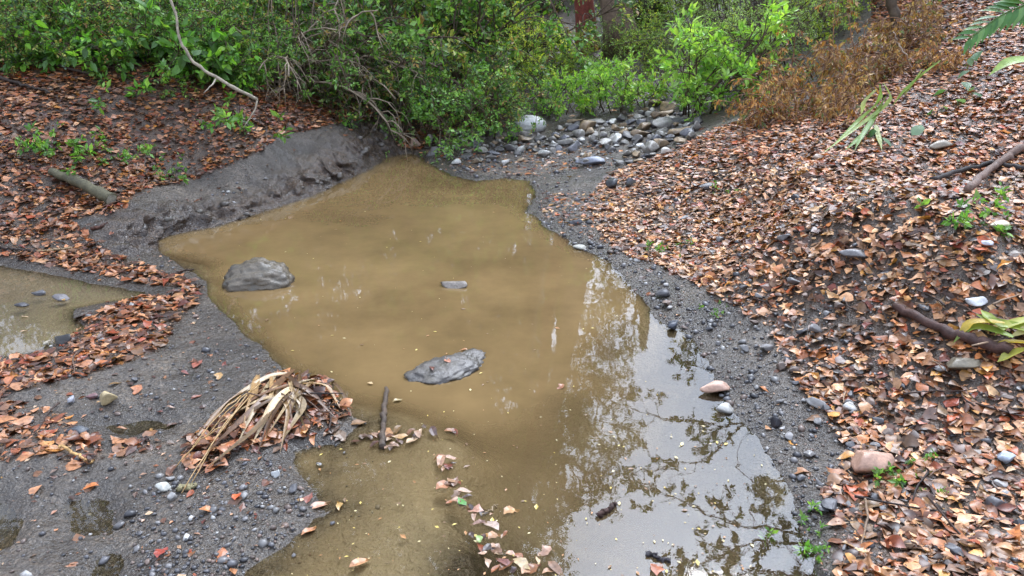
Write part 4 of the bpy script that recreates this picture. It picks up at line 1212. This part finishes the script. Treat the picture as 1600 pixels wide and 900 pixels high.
stick('dead_stick', gl([(35, 92), (90, 108), (148, 124)], .03), .014, .010, srgb(70, 56, 46) * .7, 'long dark dead stick at the edge of the thicket', seed=1)
stick('dead_stick', gl([(-10, 125), (40, 140), (80, 152)], .03), .014, .008, srgb(64, 52, 44) * .7, 'dark dead stick on the litter at the picture edge', seed=2)
stick('dead_stick', gl([(60, 396), (90, 394), (114, 391)], .012), .009, .006, srgb(150, 124, 92) * .7, 'pale straight stick on the mud above the puddle', seed=3)
stick('dead_stick', gl([(0, 390), (40, 393), (62, 396)], .012), .008, .005, srgb(60, 48, 42) * .7, 'dark stick on the mud ending at the pale one', seed=4)
stick('dead_stick', gl([(145, 362), (160, 358), (172, 352)], .015), .012, .008, srgb(80, 50, 38) * .7, 'short brown stick below the mossy log', seed=5)
stick('dead_stick', gl([(275, 430), (288, 427), (303, 424)], .012, 0.), .008, .005, srgb(70, 54, 44) * .7, 'dark twig stub beside the mud-caked boulder', seed=6)
stick('dead_stick', gl([(520, 128), (535, 155), (552, 185), (562, 200)], .02), .012, .007, srgb(70, 60, 52) * .7, 'dark root running down the bank top', 'root', seed=7)
stick('dead_stick', gl([(1510, 305), (1545, 272), (1578, 248), (1620, 225)], .03), .018, .024, srgb(118, 96, 84) * .7, 'bare brown branch lying up the littered slope', 'branch', seed=8)
stick('dead_stick', gl([(1455, 285), (1500, 272), (1548, 258), (1600, 268)], .015), .012, .018, srgb(46, 38, 34) * .7, 'black wet root crossing the slope', 'root', seed=9)
stick('dead_stick', gl([(1450, 360), (1480, 350), (1500, 343)], .012), .007, .005, srgb(50, 40, 36) * .7, 'thin black twig in the litter near the mossy clump', seed=10)
stick('dead_stick', gl([(1220, 362), (1250, 366), (1272, 367)], .012), .007, .005, srgb(48, 40, 36) * .7, 'thin black twig on the middle of the leafy shore', seed=11)
stick('dead_stick', gl([(985, 303), (1010, 305), (1030, 301)], .012), .007, .005, srgb(52, 40, 36) * .7, 'black twig near the end of the litter bank', seed=12)
stick('snag', [on_level(596, 700, .0), on_level(597, 672, .012), on_level(600, 640, .02), on_level(603, 606, .012)], .013, .009, srgb(84, 70, 58) * .7, 'dark stick lying in the shallow water beside the strap heap', seed=13, k=7)
stick('floating_twig', [on_level(938, 806, .004), on_level(950, 797, .008), on_level(962, 787, .006)], .009, .007, srgb(70, 48, 40) * .7, 'short brown twig floating on the sky reflection', seed=14)
stick('floating_twig', [on_level(1012, 865, .004), on_level(1030, 872, .006), on_level(1048, 878, .003)], .008, .004, srgb(60, 56, 58) * .7, 'dark twig floating near the bottom of the sky reflection', seed=15)
stick('floating_twig', [on_level(754, 806, .004), on_level(765, 797, .006), on_level(778, 788, .003)], .003, .002, srgb(150, 130, 100) * .7, 'thin pale stem floating among the drifting leaves', seed=16)
stick('dead_stick', gl([(278, 770), (295, 766), (308, 762)], .012), .008, .007, srgb(150, 140, 104) * .7, 'short olive stick beside the whitish stone', seed=17)
stick('dead_stick', gl([(95, 704), (120, 716), (146, 728)], .015), .006, .004, srgb(190, 150, 96) * .7, 'straw-coloured stalk on the churned mud', seed=18)
stick('leaning_stem', [foot(1412, 75), at_dist(1404, 45, 8.2), at_dist(1392, 0, 8.2), at_dist(1378, -60, 8.2)], .05, .04, srgb(92, 78, 62) * .7, 'dark leaning stem above the dead orange bushes', 'stem', seed=19)
stick('bare_twig', [foot(1428, 115), at_dist(1418, 90, 6.6), at_dist(1402, 65, 6.6), at_dist(1396, 50, 6.6)], .006, .004, srgb(180, 160, 140) * .7, 'thin pale twig standing on the slope', 'twig', seed=20)
for i, (pp, d) in enumerate([([(615, 195), (640, 165), (655, 140), (668, 90)], 8.4), ([(612, 205), (640, 175), (622, 150), (590, 122), (570, 118)], 8.2), ([(600, 205), (640, 190), (665, 178), (700, 170)], 8.2), ([(640, 180), (630, 130), (620, 70)], 8.4), ([(650, 185), (690, 120), (680, 60)], 8.5)]):
    stick('hanging_vine', [at_dist(x, y, d) for x, y in pp], .008, .005, srgb(140, 122, 106) * .7, ['thin vine rising in front of the dark hollow', 'curved vine looping across the dark hollow', 'vine trailing out of the dark hollow over the litter', 'straight hanging vine in the dark hollow', 'vine slanting up beside the arching shrub'][i], 'vine', seed=30 + i)
for i in range(16):
    x = 398 + 13 * i + rng.uniform(-5, 5); y0 = rng.uniform(100, 185); d = 7.3 + .006 * (x - 400)
    pp = [(x, y0), (x + rng.normal(0, 8), y0 - 60), (x + rng.normal(0, 14), y0 - 130), (x + rng.normal(0, 18), -170)]
    stick('hanging_vine', [at_dist(a, b, d) for a, b in pp], .006, .005, (srgb(150, 132, 110) if i % 2 else srgb(96, 84, 70)) * .7, ORD[i] + ' thin dry vine above the mud bank, counted from the pale branch', 'vine', seed=50 + i, group='vines hanging above the mud bank')

def rough_rock(seed, sub, half, square, amp):
    """weathered rock: squared-off ball, knobbly at several scales"""
    g = np.random.default_rng(seed)
    V, F = ico(sub)
    m_ = np.abs(V[:, :2]).max(1, keepdims=True) / np.maximum(np.linalg.norm(V[:, :2], axis=1, keepdims=True), 1e-6)
    V[:, :2] = V[:, :2] * (1 + square * (1 / np.maximum(m_, .6) - 1))
    for o_, fr in enumerate((1.6, 3.2, 6.5, 13, 24)):
        D = g.normal(0, fr, (6, 3)); ph = g.uniform(0, 6.28, 6)
        V = V * (1 + amp / (o_ + 1) ** .8 * np.sin(V @ D.T + ph).sum(1, keepdims=True) / 2.5)
    return V * np.array(half), [F]
def slab():
    p = on_level(692, 580, 0.0)
    V, F = rough_rock(31, 5, (.175, .105, .042), .3, .15)
    V[:, 0] += V[:, 1] * .5
    o = link('flat_rock', Geo().add(V, F).mesh('flat_rock', M_WET), loc=(p[0], p[1], -.008)); o.rotation_euler = (.05, -.04, .45); o.color = (*(srgb(92, 86, 80) * .7), 1)
    tag(o, 'flat wet slate rock with leaves caught on it, awash in the pool', 'rock')
    p = on_level(397, 450, 0.0)
    V, F = rough_rock(8, 5, (.19, .14, .115), .25, .09)
    o = link('boulder', Geo().add(V, F).mesh('boulder', M_WET), loc=(p[0], p[1] + .1, -.012)); o.rotation_euler = (0, 0, .25); o.color = (*(srgb(92, 82, 68) * .8), 1)
    tag(o, 'mud-caked rough boulder standing in the pool edge', 'boulder')
    p = gpos(828, 203)
    V, F = rough_rock(12, 4, (.165, .13, .10), .15, .04)
    o = link('boulder', Geo().add(V, F).mesh('boulder', M_PEBBLE), loc=(p[0], p[1], p[2] + .05)); o.rotation_euler = (0, .05, .2); o.color = (*(srgb(196, 194, 188) * .8), 1)
    tag(o, 'large pale rounded boulder at the back of the creek bed', 'boulder')
    g = np.random.default_rng(9)
    me = [Geo().add(*rough_rock(20 + i, 3, (1, .8, .7), .2, .1)).mesh('mud_clod', M_WET) for i in range(5)]
    n = 0
    while n < 32:
        t = g.uniform(0, len(CUT) - 1.01); i = int(t); q = CUT[i] * (1 - (t - i)) + CUT[i + 1] * (t - i)
        x, y = q[0] - abs(g.normal(0, .16)) * .6, q[1] + abs(g.normal(.05, .12))
        z = float(ground(x, y)); r = float(np.clip(g.lognormal(math.log(.028), .4), .012, .07))
        o = link('mud_clod', me[n % 5], loc=(x, y - .05, max(z, 0) + r * .1)); o.scale = (r * 1.2, r, r); o.rotation_euler = (g.normal(0, .3), g.normal(0, .3), g.uniform(0, 6.28)); o.color = (*(srgb(88, 80, 72) * .75), 1)
        tag(o, 'clod of grey mud sticking to the cut bank', 'mud clod', 'mud clods of the cut bank'); n += 1
slab()

def dry_leaf(p, size, color, label, k=0, rz=0., name='fallen_leaf', cat='leaf', tilt=(0, 0), group=None):
    me = LEAFS[k % len(LEAFS)]
    o = link(name, me, loc=tuple(p)); o.rotation_euler = (tilt[0], tilt[1], rz); o.scale = (size,) * 3; o.color = (*color, 1)
    return tag(o, label, cat, group)
LEAFS = [Geo().add(t[0] - np.array([0, .5, 0]), t[1]).mesh('fallen_leaf', M_LITTER, False) for t in
         [leaf_tpl(4, .42, .3, .1, 1, .3, .12, 11), leaf_tpl(4, .5, .15, -.08, .6, -.3, .12, 12), leaf_tpl(4, .34, .35, .12, 1, .5, .15, 13), leaf_tpl(4, .56, .22, .1, 1.4, -.6, .3, 14)]]
for i, (x, y, s, c, lab, kk) in enumerate([
        (722, 786, .055, srgb(92, 160, 62), 'green leaf floating among the drifting brown leaves', 1), (690, 722, .085, srgb(190, 140, 104), 'tan leaf at the head of the drifting leaf line', 0), (705, 716, .07, srgb(196, 150, 116), 'curled tan leaf touching the head of the leaf line', 2),
        (697, 762, .085, srgb(196, 132, 88), 'orange-tan leaf in the middle of the leaf line', 3), (712, 755, .06, srgb(150, 110, 84), 'brown leaf beside the orange-tan one', 1), (726, 768, .06, srgb(206, 168, 140), 'pale pinkish leaf above the green one', 0),
        (742, 796, .075, srgb(200, 144, 116), 'pinkish curled leaf below the green one', 3), (800, 801, .07, srgb(206, 152, 92), 'yellow-tan leaf floating alone in dark water', 3), (765, 822, .09, srgb(206, 176, 156), 'large pale leaf below the leaf line', 0),
        (747, 820, .06, srgb(170, 130, 110), 'brown leaf beside the large pale one', 2), (748, 845, .045, srgb(150, 176, 92), 'small yellow-green leaf near the frame bottom', 1), (563, 879, .085, srgb(206, 144, 92), 'orange leaf floating alone near the frame bottom', 0),
        (500, 790, .09, srgb(204, 150, 116), 'pinkish leaf at the tip of the gravel spit', 0), (528, 791, .07, srgb(206, 160, 84), 'yellow leaf at the tip of the gravel spit', 2), (484, 784, .06, srgb(150, 80, 60), 'reddish leaf at the tip of the gravel spit', 1), (483, 829, .075, srgb(200, 130, 74), 'orange narrow leaf below the gravel spit', 2),
        (875, 605, .05, srgb(170, 110, 70), 'orange-brown leaf floating in mid-pool', 3), (700, 574, .06, srgb(200, 130, 96), 'orange leaf caught on the flat slate rock', 1), (674, 586, .065, srgb(130, 74, 54), 'red-brown leaf caught on the near end of the slate rock', 2), (724, 548, .045, srgb(196, 130, 70), 'small orange leaf above the slate rock', 0),
        (579, 601, .035, srgb(220, 180, 120), 'small pale leaf floating above the dark stick', 1), (622, 626, .06, srgb(176, 150, 90), 'yellowish leaf floating beside the dark stick', 2), (1030, 890, .075, srgb(190, 110, 70), 'orange leaf floating at the frame bottom in the sky reflection', 3), (785, 880, .07, srgb(150, 96, 84), 'dull red leaf drifting near the frame bottom', 0),
        (815, 885, .08, srgb(190, 160, 110), 'straw leaf drifting near the frame bottom', 1), (850, 862, .06, srgb(196, 150, 120), 'small tan leaf drifting at the frame bottom', 3), (760, 880, .06, srgb(206, 170, 140), 'pale leaf drifting at the frame bottom', 2), (870, 890, .08, srgb(150, 110, 80), 'brown leaf at the corner of the drift', 0), (600, 680, .09, srgb(200, 140, 80), 'orange leaf at the foot of the dark stick', 3),
        (625, 684, .07, srgb(196, 150, 90), 'ochre leaf at the foot of the dark stick', 1), (680, 676, .09, srgb(96, 66, 54), 'dark curled leaf in the shallows', 2), (705, 674, .06, srgb(176, 116, 66), 'orange-brown leaf in the shallows beside the dark one', 0), (560, 664, .08, srgb(150, 110, 70), 'soaked brown leaf between heap and stick', 1), (530, 686, .08, srgb(130, 100, 70), 'soaked leaf below the strap heap', 3)]):
    p = on_level(x, y, 0); p[2] = max(0., float(ground(p[0], p[1]))) + .006
    if 'slate' in lab and 'above' not in lab: p[2] = .036
    dry_leaf(p, s * .9, (c * .55 + c.mean() * .08), lab, kk, rng.uniform(0, 6.28), 'floating_leaf' if p[2] < .01 else 'fallen_leaf', 'leaf')
for i, (x, y, s, c, lab, kk) in enumerate([
        (212, 611, .075, srgb(206, 134, 92), 'orange leaf lying alone on the grey mud', 3), (310, 572, .08, srgb(170, 96, 76), 'reddish leaf on the wet mud flat', 1), (340, 590, .06, srgb(206, 160, 100), 'yellowish leaf on the wet mud flat', 3), (372, 778, .05, srgb(226, 104, 52), 'bright orange-red leaf on the gravel spit', 3),
        (140, 765, .07, srgb(206, 120, 56), 'orange leaf on the churned mud', 0), (70, 700, .085, srgb(220, 154, 88), 'bright ochre leaf on the churned mud', 3), (270, 740, .09, srgb(110, 66, 36), 'dark curled leaf on the gravel', 2), (255, 868, .06, srgb(170, 70, 52), 'red leaf on the gravel near the frame bottom', 3), (290, 585, .05, srgb(150, 90, 80), 'purplish leaf beside the reddish one', 0), (100, 470, .05, srgb(200, 150, 60), 'yellow leaf caught behind the puddle stone', 1)]):
    p = gpos(x, y, 0.) + np.array([0, 0, .008])
    dry_leaf(p, s * .9, c * .62, lab, kk, rng.uniform(0, 6.28))

def drift(path, n, spread, lab, grp, smin, smax, shade):
    path = np.array(path, float)
    for i in range(n):
        t_ = rng.uniform(0, len(path) - 1.001); k_ = int(t_); q = path[k_] * (1 - t_ + k_) + path[k_ + 1] * (t_ - k_)
        x, y = q + rng.normal(0, 1, 2) * np.array(spread)
        p = on_level(x, y, 0); p[2] = max(0., float(ground(p[0], p[1]))) + rng.uniform(.002, .007)
        c = LPAL[rng.choice(len(LPAL), p=LW)] * rng.uniform(.3, .75) * shade
        dry_leaf(p, rng.uniform(smin, smax), c, lab, int(rng.integers(4)), rng.uniform(0, 6.28), 'floating_leaf', 'leaf', (rng.normal(0, .12), rng.normal(0, .12)), grp)
drift([(685, 708), (700, 760), (735, 800), (758, 850), (800, 878), (860, 892)], 46, (13, 9), 'soaked brown leaf in the drifting leaf line', 'leaves of the drifting line', .025, .06, 1.)
drift([(380, 720), (450, 700), (540, 660)], 24, (18, 9), 'soaked leaf at the foot of the strap heap', 'leaves at the foot of the heap', .025, .06, .75)
drift([(505, 660), (560, 690), (610, 690), (720, 672)], 40, (16, 8), 'soaked dark leaf in the shallows around the dark stick', 'leaves soaked in the shallows', .025, .065, .7)
drift([(100, 500), (240, 640), (330, 720)], 26, (60, 40), 'wet leaf stuck to the grey mud flat', 'leaves stuck to the mud flat', .025, .055, .9)
# floating specks
def specks():
    n = 900
    x = rng.uniform(300, 1200, n); y = rng.uniform(290, 900, n)
    keep = rng.uniform(0, 1, n) < np.where(y > 640, .9, .35)
    P = np.array([on_level(a, b, .003) for a, b in zip(x[keep], y[keep])])
    P = P[(sdf(P[:, 0], P[:, 1], POOL) < -.05) & (ground(P[:, 0], P[:, 1]) < 0)]
    n = len(P)
    a = rng.uniform(0, 6.28, n)
    pal = np.array([srgb(200, 176, 90), srgb(170, 120, 70), srgb(120, 90, 60), srgb(206, 190, 140)])
    V, F = scatter(LEAF, P, np.stack([np.cos(a), np.sin(a), a * 0], -1), np.array([[0, 0, 1.]]) + rng.normal(0, .1, (n, 3)), np.clip(rng.lognormal(math.log(.009), .5, n), .004, .03))
    o = link('floating_specks', Geo().add(V, F, np.repeat(pal[rng.integers(0, 4, n)] * .8, len(LEAF[0]), 0)).mesh('floating_specks', M_LITTER, False))
    tag(o, 'tiny leaf specks floating on the brown water', 'leaf specks', None, 'stuff')
specks()

# heap of dried strap leaves
def heap():
    c = gpos(455, 606); c[2] += .02
    o = empty('strap_leaf_heap', c, 'heap of dried straw-coloured strap leaves washed up at the pool edge', 'leaf heap')
    pal = [srgb(206, 172, 124), srgb(186, 146, 96), srgb(156, 116, 72), srgb(220, 190, 146), srgb(130, 92, 60)]
    g = np.random.default_rng(12)
    def lay(pp, lift):
        return [gpos(x, y, 0.) + np.array([0, 0, l]) for (x, y), l in zip(pp, lift)]
    ends = [(300, 740), (318, 722), (335, 715), (372, 705), (392, 712), (412, 706), (428, 700), (450, 690), (470, 684), (492, 668), (510, 660), (345, 690), (360, 668), (455, 670), (478, 655), (330, 700), (400, 690), (440, 672), (380, 690), (352, 705), (420, 664), (528, 640), (540, 655), (520, 675), (505, 640), (310, 700), (300, 690), (530, 625), (480, 690), (440, 705), (365, 640)]
    for i, (ex, ey) in enumerate(ends):
        sx = 448 + g.normal(0, 26); sy = 608 + g.normal(0, 13)
        ex += g.normal(0, 16); ey += g.normal(0, 9)
        mx = (sx + ex) / 2 + g.normal(0, 16); my = (sy + ey) / 2 - abs(g.normal(8, 6))
        V, F = ribbon(lay([(sx, sy), ((sx + mx) / 2, (sy + my) / 2 - 3), (mx, my), ((mx + ex) / 2, (my + ey) / 2), (ex, ey)], [.015, .03, .034, .024, .010]), g.uniform(.014, .03), g.uniform(.2, .8), 14, g.normal(0, .8), i)
        e = link('strap_leaf', Geo().add(V - c, F).mesh('strap_leaf', M_LITTER), o); e.color = (*(pal[int(g.integers(5))] * g.uniform(.25, .66)), 1)
    for i, (a, b) in enumerate([((400, 625), (300, 760)), ((395, 640), (285, 775)), ((380, 640), (290, 720)), ((410, 620), (320, 690)), ((350, 690), (276, 735))]):
        V, F = tube_path(lay([a, ((a[0] + b[0]) / 2, (a[1] + b[1]) / 2 - 4), b], [.06, .05, .012]), .003, .002, 5, 10, .002, i)
        e = link('reed_stem', Geo().add(V - c, F).mesh('reed_stem', M_LITTER), o); e.color = (*(srgb(176, 140, 90) * .8), 1)
heap()

# broken branch with green and yellow straps at the right edge
stick('broken_branch', gl([(1396, 490), (1440, 512), (1480, 532), (1530, 548), (1575, 560)], .03), .017, .026, srgb(84, 60, 52) * .7, 'broken dark branch stub pointing at the gravel patch', 'branch', seed=70)
def straps():
    c = gpos(1600, 560)
    o = empty('strap_leaf_tuft', c, 'tuft of yellow-green strap leaves lying over the broken branch', 'strap leaves')
    pal = [srgb(160, 176, 70), srgb(190, 190, 90), srgb(206, 176, 70), srgb(140, 160, 70), srgb(210, 196, 130)]
    runs = [([(1640, 560), (1590, 540), (1545, 525), (1520, 508)], .06), ([(1640, 540), (1600, 528), (1560, 532), (1550, 540)], .07), ([(1650, 575), (1600, 560), (1560, 556), (1545, 562)], .05), ([(1575, 556), (1530, 535), (1505, 530), (1485, 552)], .05),
            ([(1650, 555), (1600, 545), (1570, 548)], .085), ([(1560, 545), (1540, 520), (1528, 500)], .05), ([(1600, 565), (1570, 572), (1555, 578)], .03), ([(1560, 540), (1510, 528), (1490, 545)], .06)]
    for i, (pp, l) in enumerate(runs):
        pts = [gpos(min(x, 1690), y) + np.array([0, 0, l * (1 - .7 * k / (len(pp) - 1)) + .02]) for k, (x, y) in enumerate(pp)]
        V, F = ribbon(pts, .036, .4, 12, .5, 90 + i)
        e = link('strap_leaf', Geo().add(V - c, F).mesh('strap_leaf', M_FOLIAGE), o); e.color = (*(pal[i % 5] * .8), 1)
straps()

def strap_plant():
    c = foot(1365, 205)
    o = empty('strap_leaf_plant', c, 'plant with long arching pale green strap leaves on the slope', 'plant')
    D = 6.5
    runs = [[(1380, 130), (1392, 150), (1388, 165), (1330, 205), (1280, 244)], [(1374, 132), (1376, 160), (1340, 190), (1300, 228)], [(1385, 150), (1370, 178), (1345, 215), (1335, 235)], [(1370, 140), (1350, 160), (1345, 180)],
            [(1442, 108), (1425, 135), (1412, 150)], [(1470, 95), (1440, 118), (1410, 145), (1395, 165)], [(1365, 190), (1345, 215), (1320, 235)], [(1368, 195), (1372, 215), (1378, 235)]]
    pal = [srgb(176, 196, 116), srgb(150, 178, 90), srgb(130, 160, 84), srgb(190, 200, 130)]
    dd = np.linalg.norm(c - EYE)
    for i, pp in enumerate(runs):
        pts = []
        for (x, y) in pp:
            q = gpos(x, y); t = min(np.linalg.norm(q - EYE), dd + .1) - .10
            pts.append(at_dist(x, y, t))
        V, F = ribbon(pts, .035, .35, 14, .4, 110 + i)
        e = link('strap_leaf', Geo().add(V - c, F).mesh('strap_leaf', M_FOLIAGE), o); e.color = (*(pal[i % 4] * .8), 1)
strap_plant()

def frond():
    D = 4.6
    a = at_dist(1680, -25, D); b = at_dist(1512, 62, D - .2)
    o = empty('fern_frond', a, 'dark green feathered frond reaching in at the top corner', 'frond')
    pts = [a, at_dist(1620, 0, D), at_dist(1565, 22, D - .1), b]
    V, F = tube_path(pts, .006, .003, 5, 16, 0, 1); e = link('rachis', Geo().add(V - a, F).mesh('rachis', M_FOLIAGE), o); e.color = (*(srgb(110, 140, 70) * .8), 1)
    me = Geo().add(*leaf_tpl(4, .26, .3, .15, 0, .1, .03, 5)).mesh('leaflet', M_FOLIAGE)
    n = 15
    for i in range(n):
        t = (i + .5) / n
        f = t * 3; k = min(int(f), 2); p = np.array(pts[k]) * (1 - (f - k)) + np.array(pts[k + 1]) * (f - k)
        T = unit(np.array(pts[k + 1]) - np.array(pts[k]))
        for s in (-1, 1):
            A = unit(T * .8 + s * UP * .75 + np.array([0, -.15, -.25]))
            Nn = unit(np.array([0, -.6, .8]) + rng.normal(0, .15, 3)); Nn = unit(Nn - (Nn @ A) * A); B = np.cross(A, Nn)
            L_ = .16 * (1 - .45 * t)
            e = link('leaflet', me, o)
            e.matrix_local = Matrix.Translation(p - a) @ Matrix([[B[0], A[0], Nn[0], 0], [B[1], A[1], Nn[1], 0], [B[2], A[2], Nn[2], 0], [0, 0, 0, 1]]) @ Matrix.Scale(L_, 4)
            e.color = (*((srgb(84, 130, 70) if i % 3 else srgb(120, 160, 100)) * .8), 1)
frond()

def broad_leaf():
    c = at_dist(1640, 100, 4.6)
    V, F = ribbon([c, at_dist(1600, 93, 4.55), at_dist(1570, 98, 4.5), at_dist(1545, 118, 4.45)], .055, .3, 12, .3, 3)
    o = link('blade_leaf', Geo().add(V - c, F).mesh('blade_leaf', M_FOLIAGE), loc=tuple(c)); o.color = (*(srgb(170, 200, 110) * .8), 1)
    tag(o, 'single pale green blade leaf reaching in below the frond', 'leaf')
    c = foot(1505, 165)
    o = empty('broad_leaf_plant', c, 'small plant with rounded dark green leaves on the slope', 'plant')
    me = Geo().add(*leaf_tpl(4, .62, .2, .2, 0, .1, .03, 6)).mesh('leaf', M_FOLIAGE)
    d0 = np.linalg.norm(c - EYE) - .12
    for i, (x, y, s) in enumerate([(1508, 128, .11), (1518, 145, .13), (1522, 135, .1), (1478, 140, .09), (1495, 155, .1), (1530, 80, .12), (1518, 88, .08), (1458, 170, .1), (1440, 195, .13), (1370, 205, .1), (1378, 215, .09), (1515, 110, .09), (1470, 165, .08)]):
        q = gpos(x, y + 8); p = at_dist(x, y, min(np.linalg.norm(q - EYE) - .06, d0 + .3))
        e = link('leaf', me, o, tuple(p - c)); e.rotation_euler = (rng.uniform(-1, -.2), rng.normal(0, .4), rng.uniform(0, 6.28)); e.scale = (s,) * 3
        e.color = (*((srgb(92, 130, 84) if i % 2 else srgb(130, 160, 120)) * .8), 1)
        V, F = tube_path([gpos(x + 3, y + 14), p], .003, .002, 4, 4)
        st = link('stalk', Geo().add(V - c, F).mesh('stalk', M_FOLIAGE), o); st.color = (*(srgb(120, 130, 80) * .8), 1)
broad_leaf()

# twigs strewn over the shores
tw_me = []
for s in range(5):
    V, F = tube_path([(-.5, 0, 0), (-.15, .05 * (s - 2), .02), (.2, -.03 * s, .01), (.5, .02, 0)], .028, .014, 5, 10, .008, s)
    tw_me.append(Geo().add(V, F).mesh('twig', M_BARK))
cnt = 0
while cnt < 70:
    x = rng.uniform(0, 1600); y = rng.uniform(210, 880)
    X_ = on_level(x, y)
    if leaf_regions(np.array([x]), np.array([y]), X_[:1], X_[1:2])[0] < .3: continue
    p = gpos(x, y)
    if p[2] < .02: continue
    o = link('twig', tw_me[cnt % 5], loc=(p[0], p[1], p[2] + .02)); L_ = rng.uniform(.08, .28)
    o.scale = (L_, min(L_, .16), min(L_, .16)); o.rotation_euler = (rng.normal(0, .5), rng.normal(0, .12), rng.uniform(0, 6.28))
    o.color = (*(([srgb(70, 54, 46), srgb(110, 86, 70), srgb(52, 42, 38), srgb(150, 124, 100)][cnt % 4]) * .7), 1)
    sh = x > 800
    tag(o, 'thin dead twig lying in the leaf litter of the ' + ('stony shore' if sh else 'opposite bank'), 'twig', 'twigs in the litter of the ' + ('stony shore' if sh else 'opposite bank'))
    cnt += 1
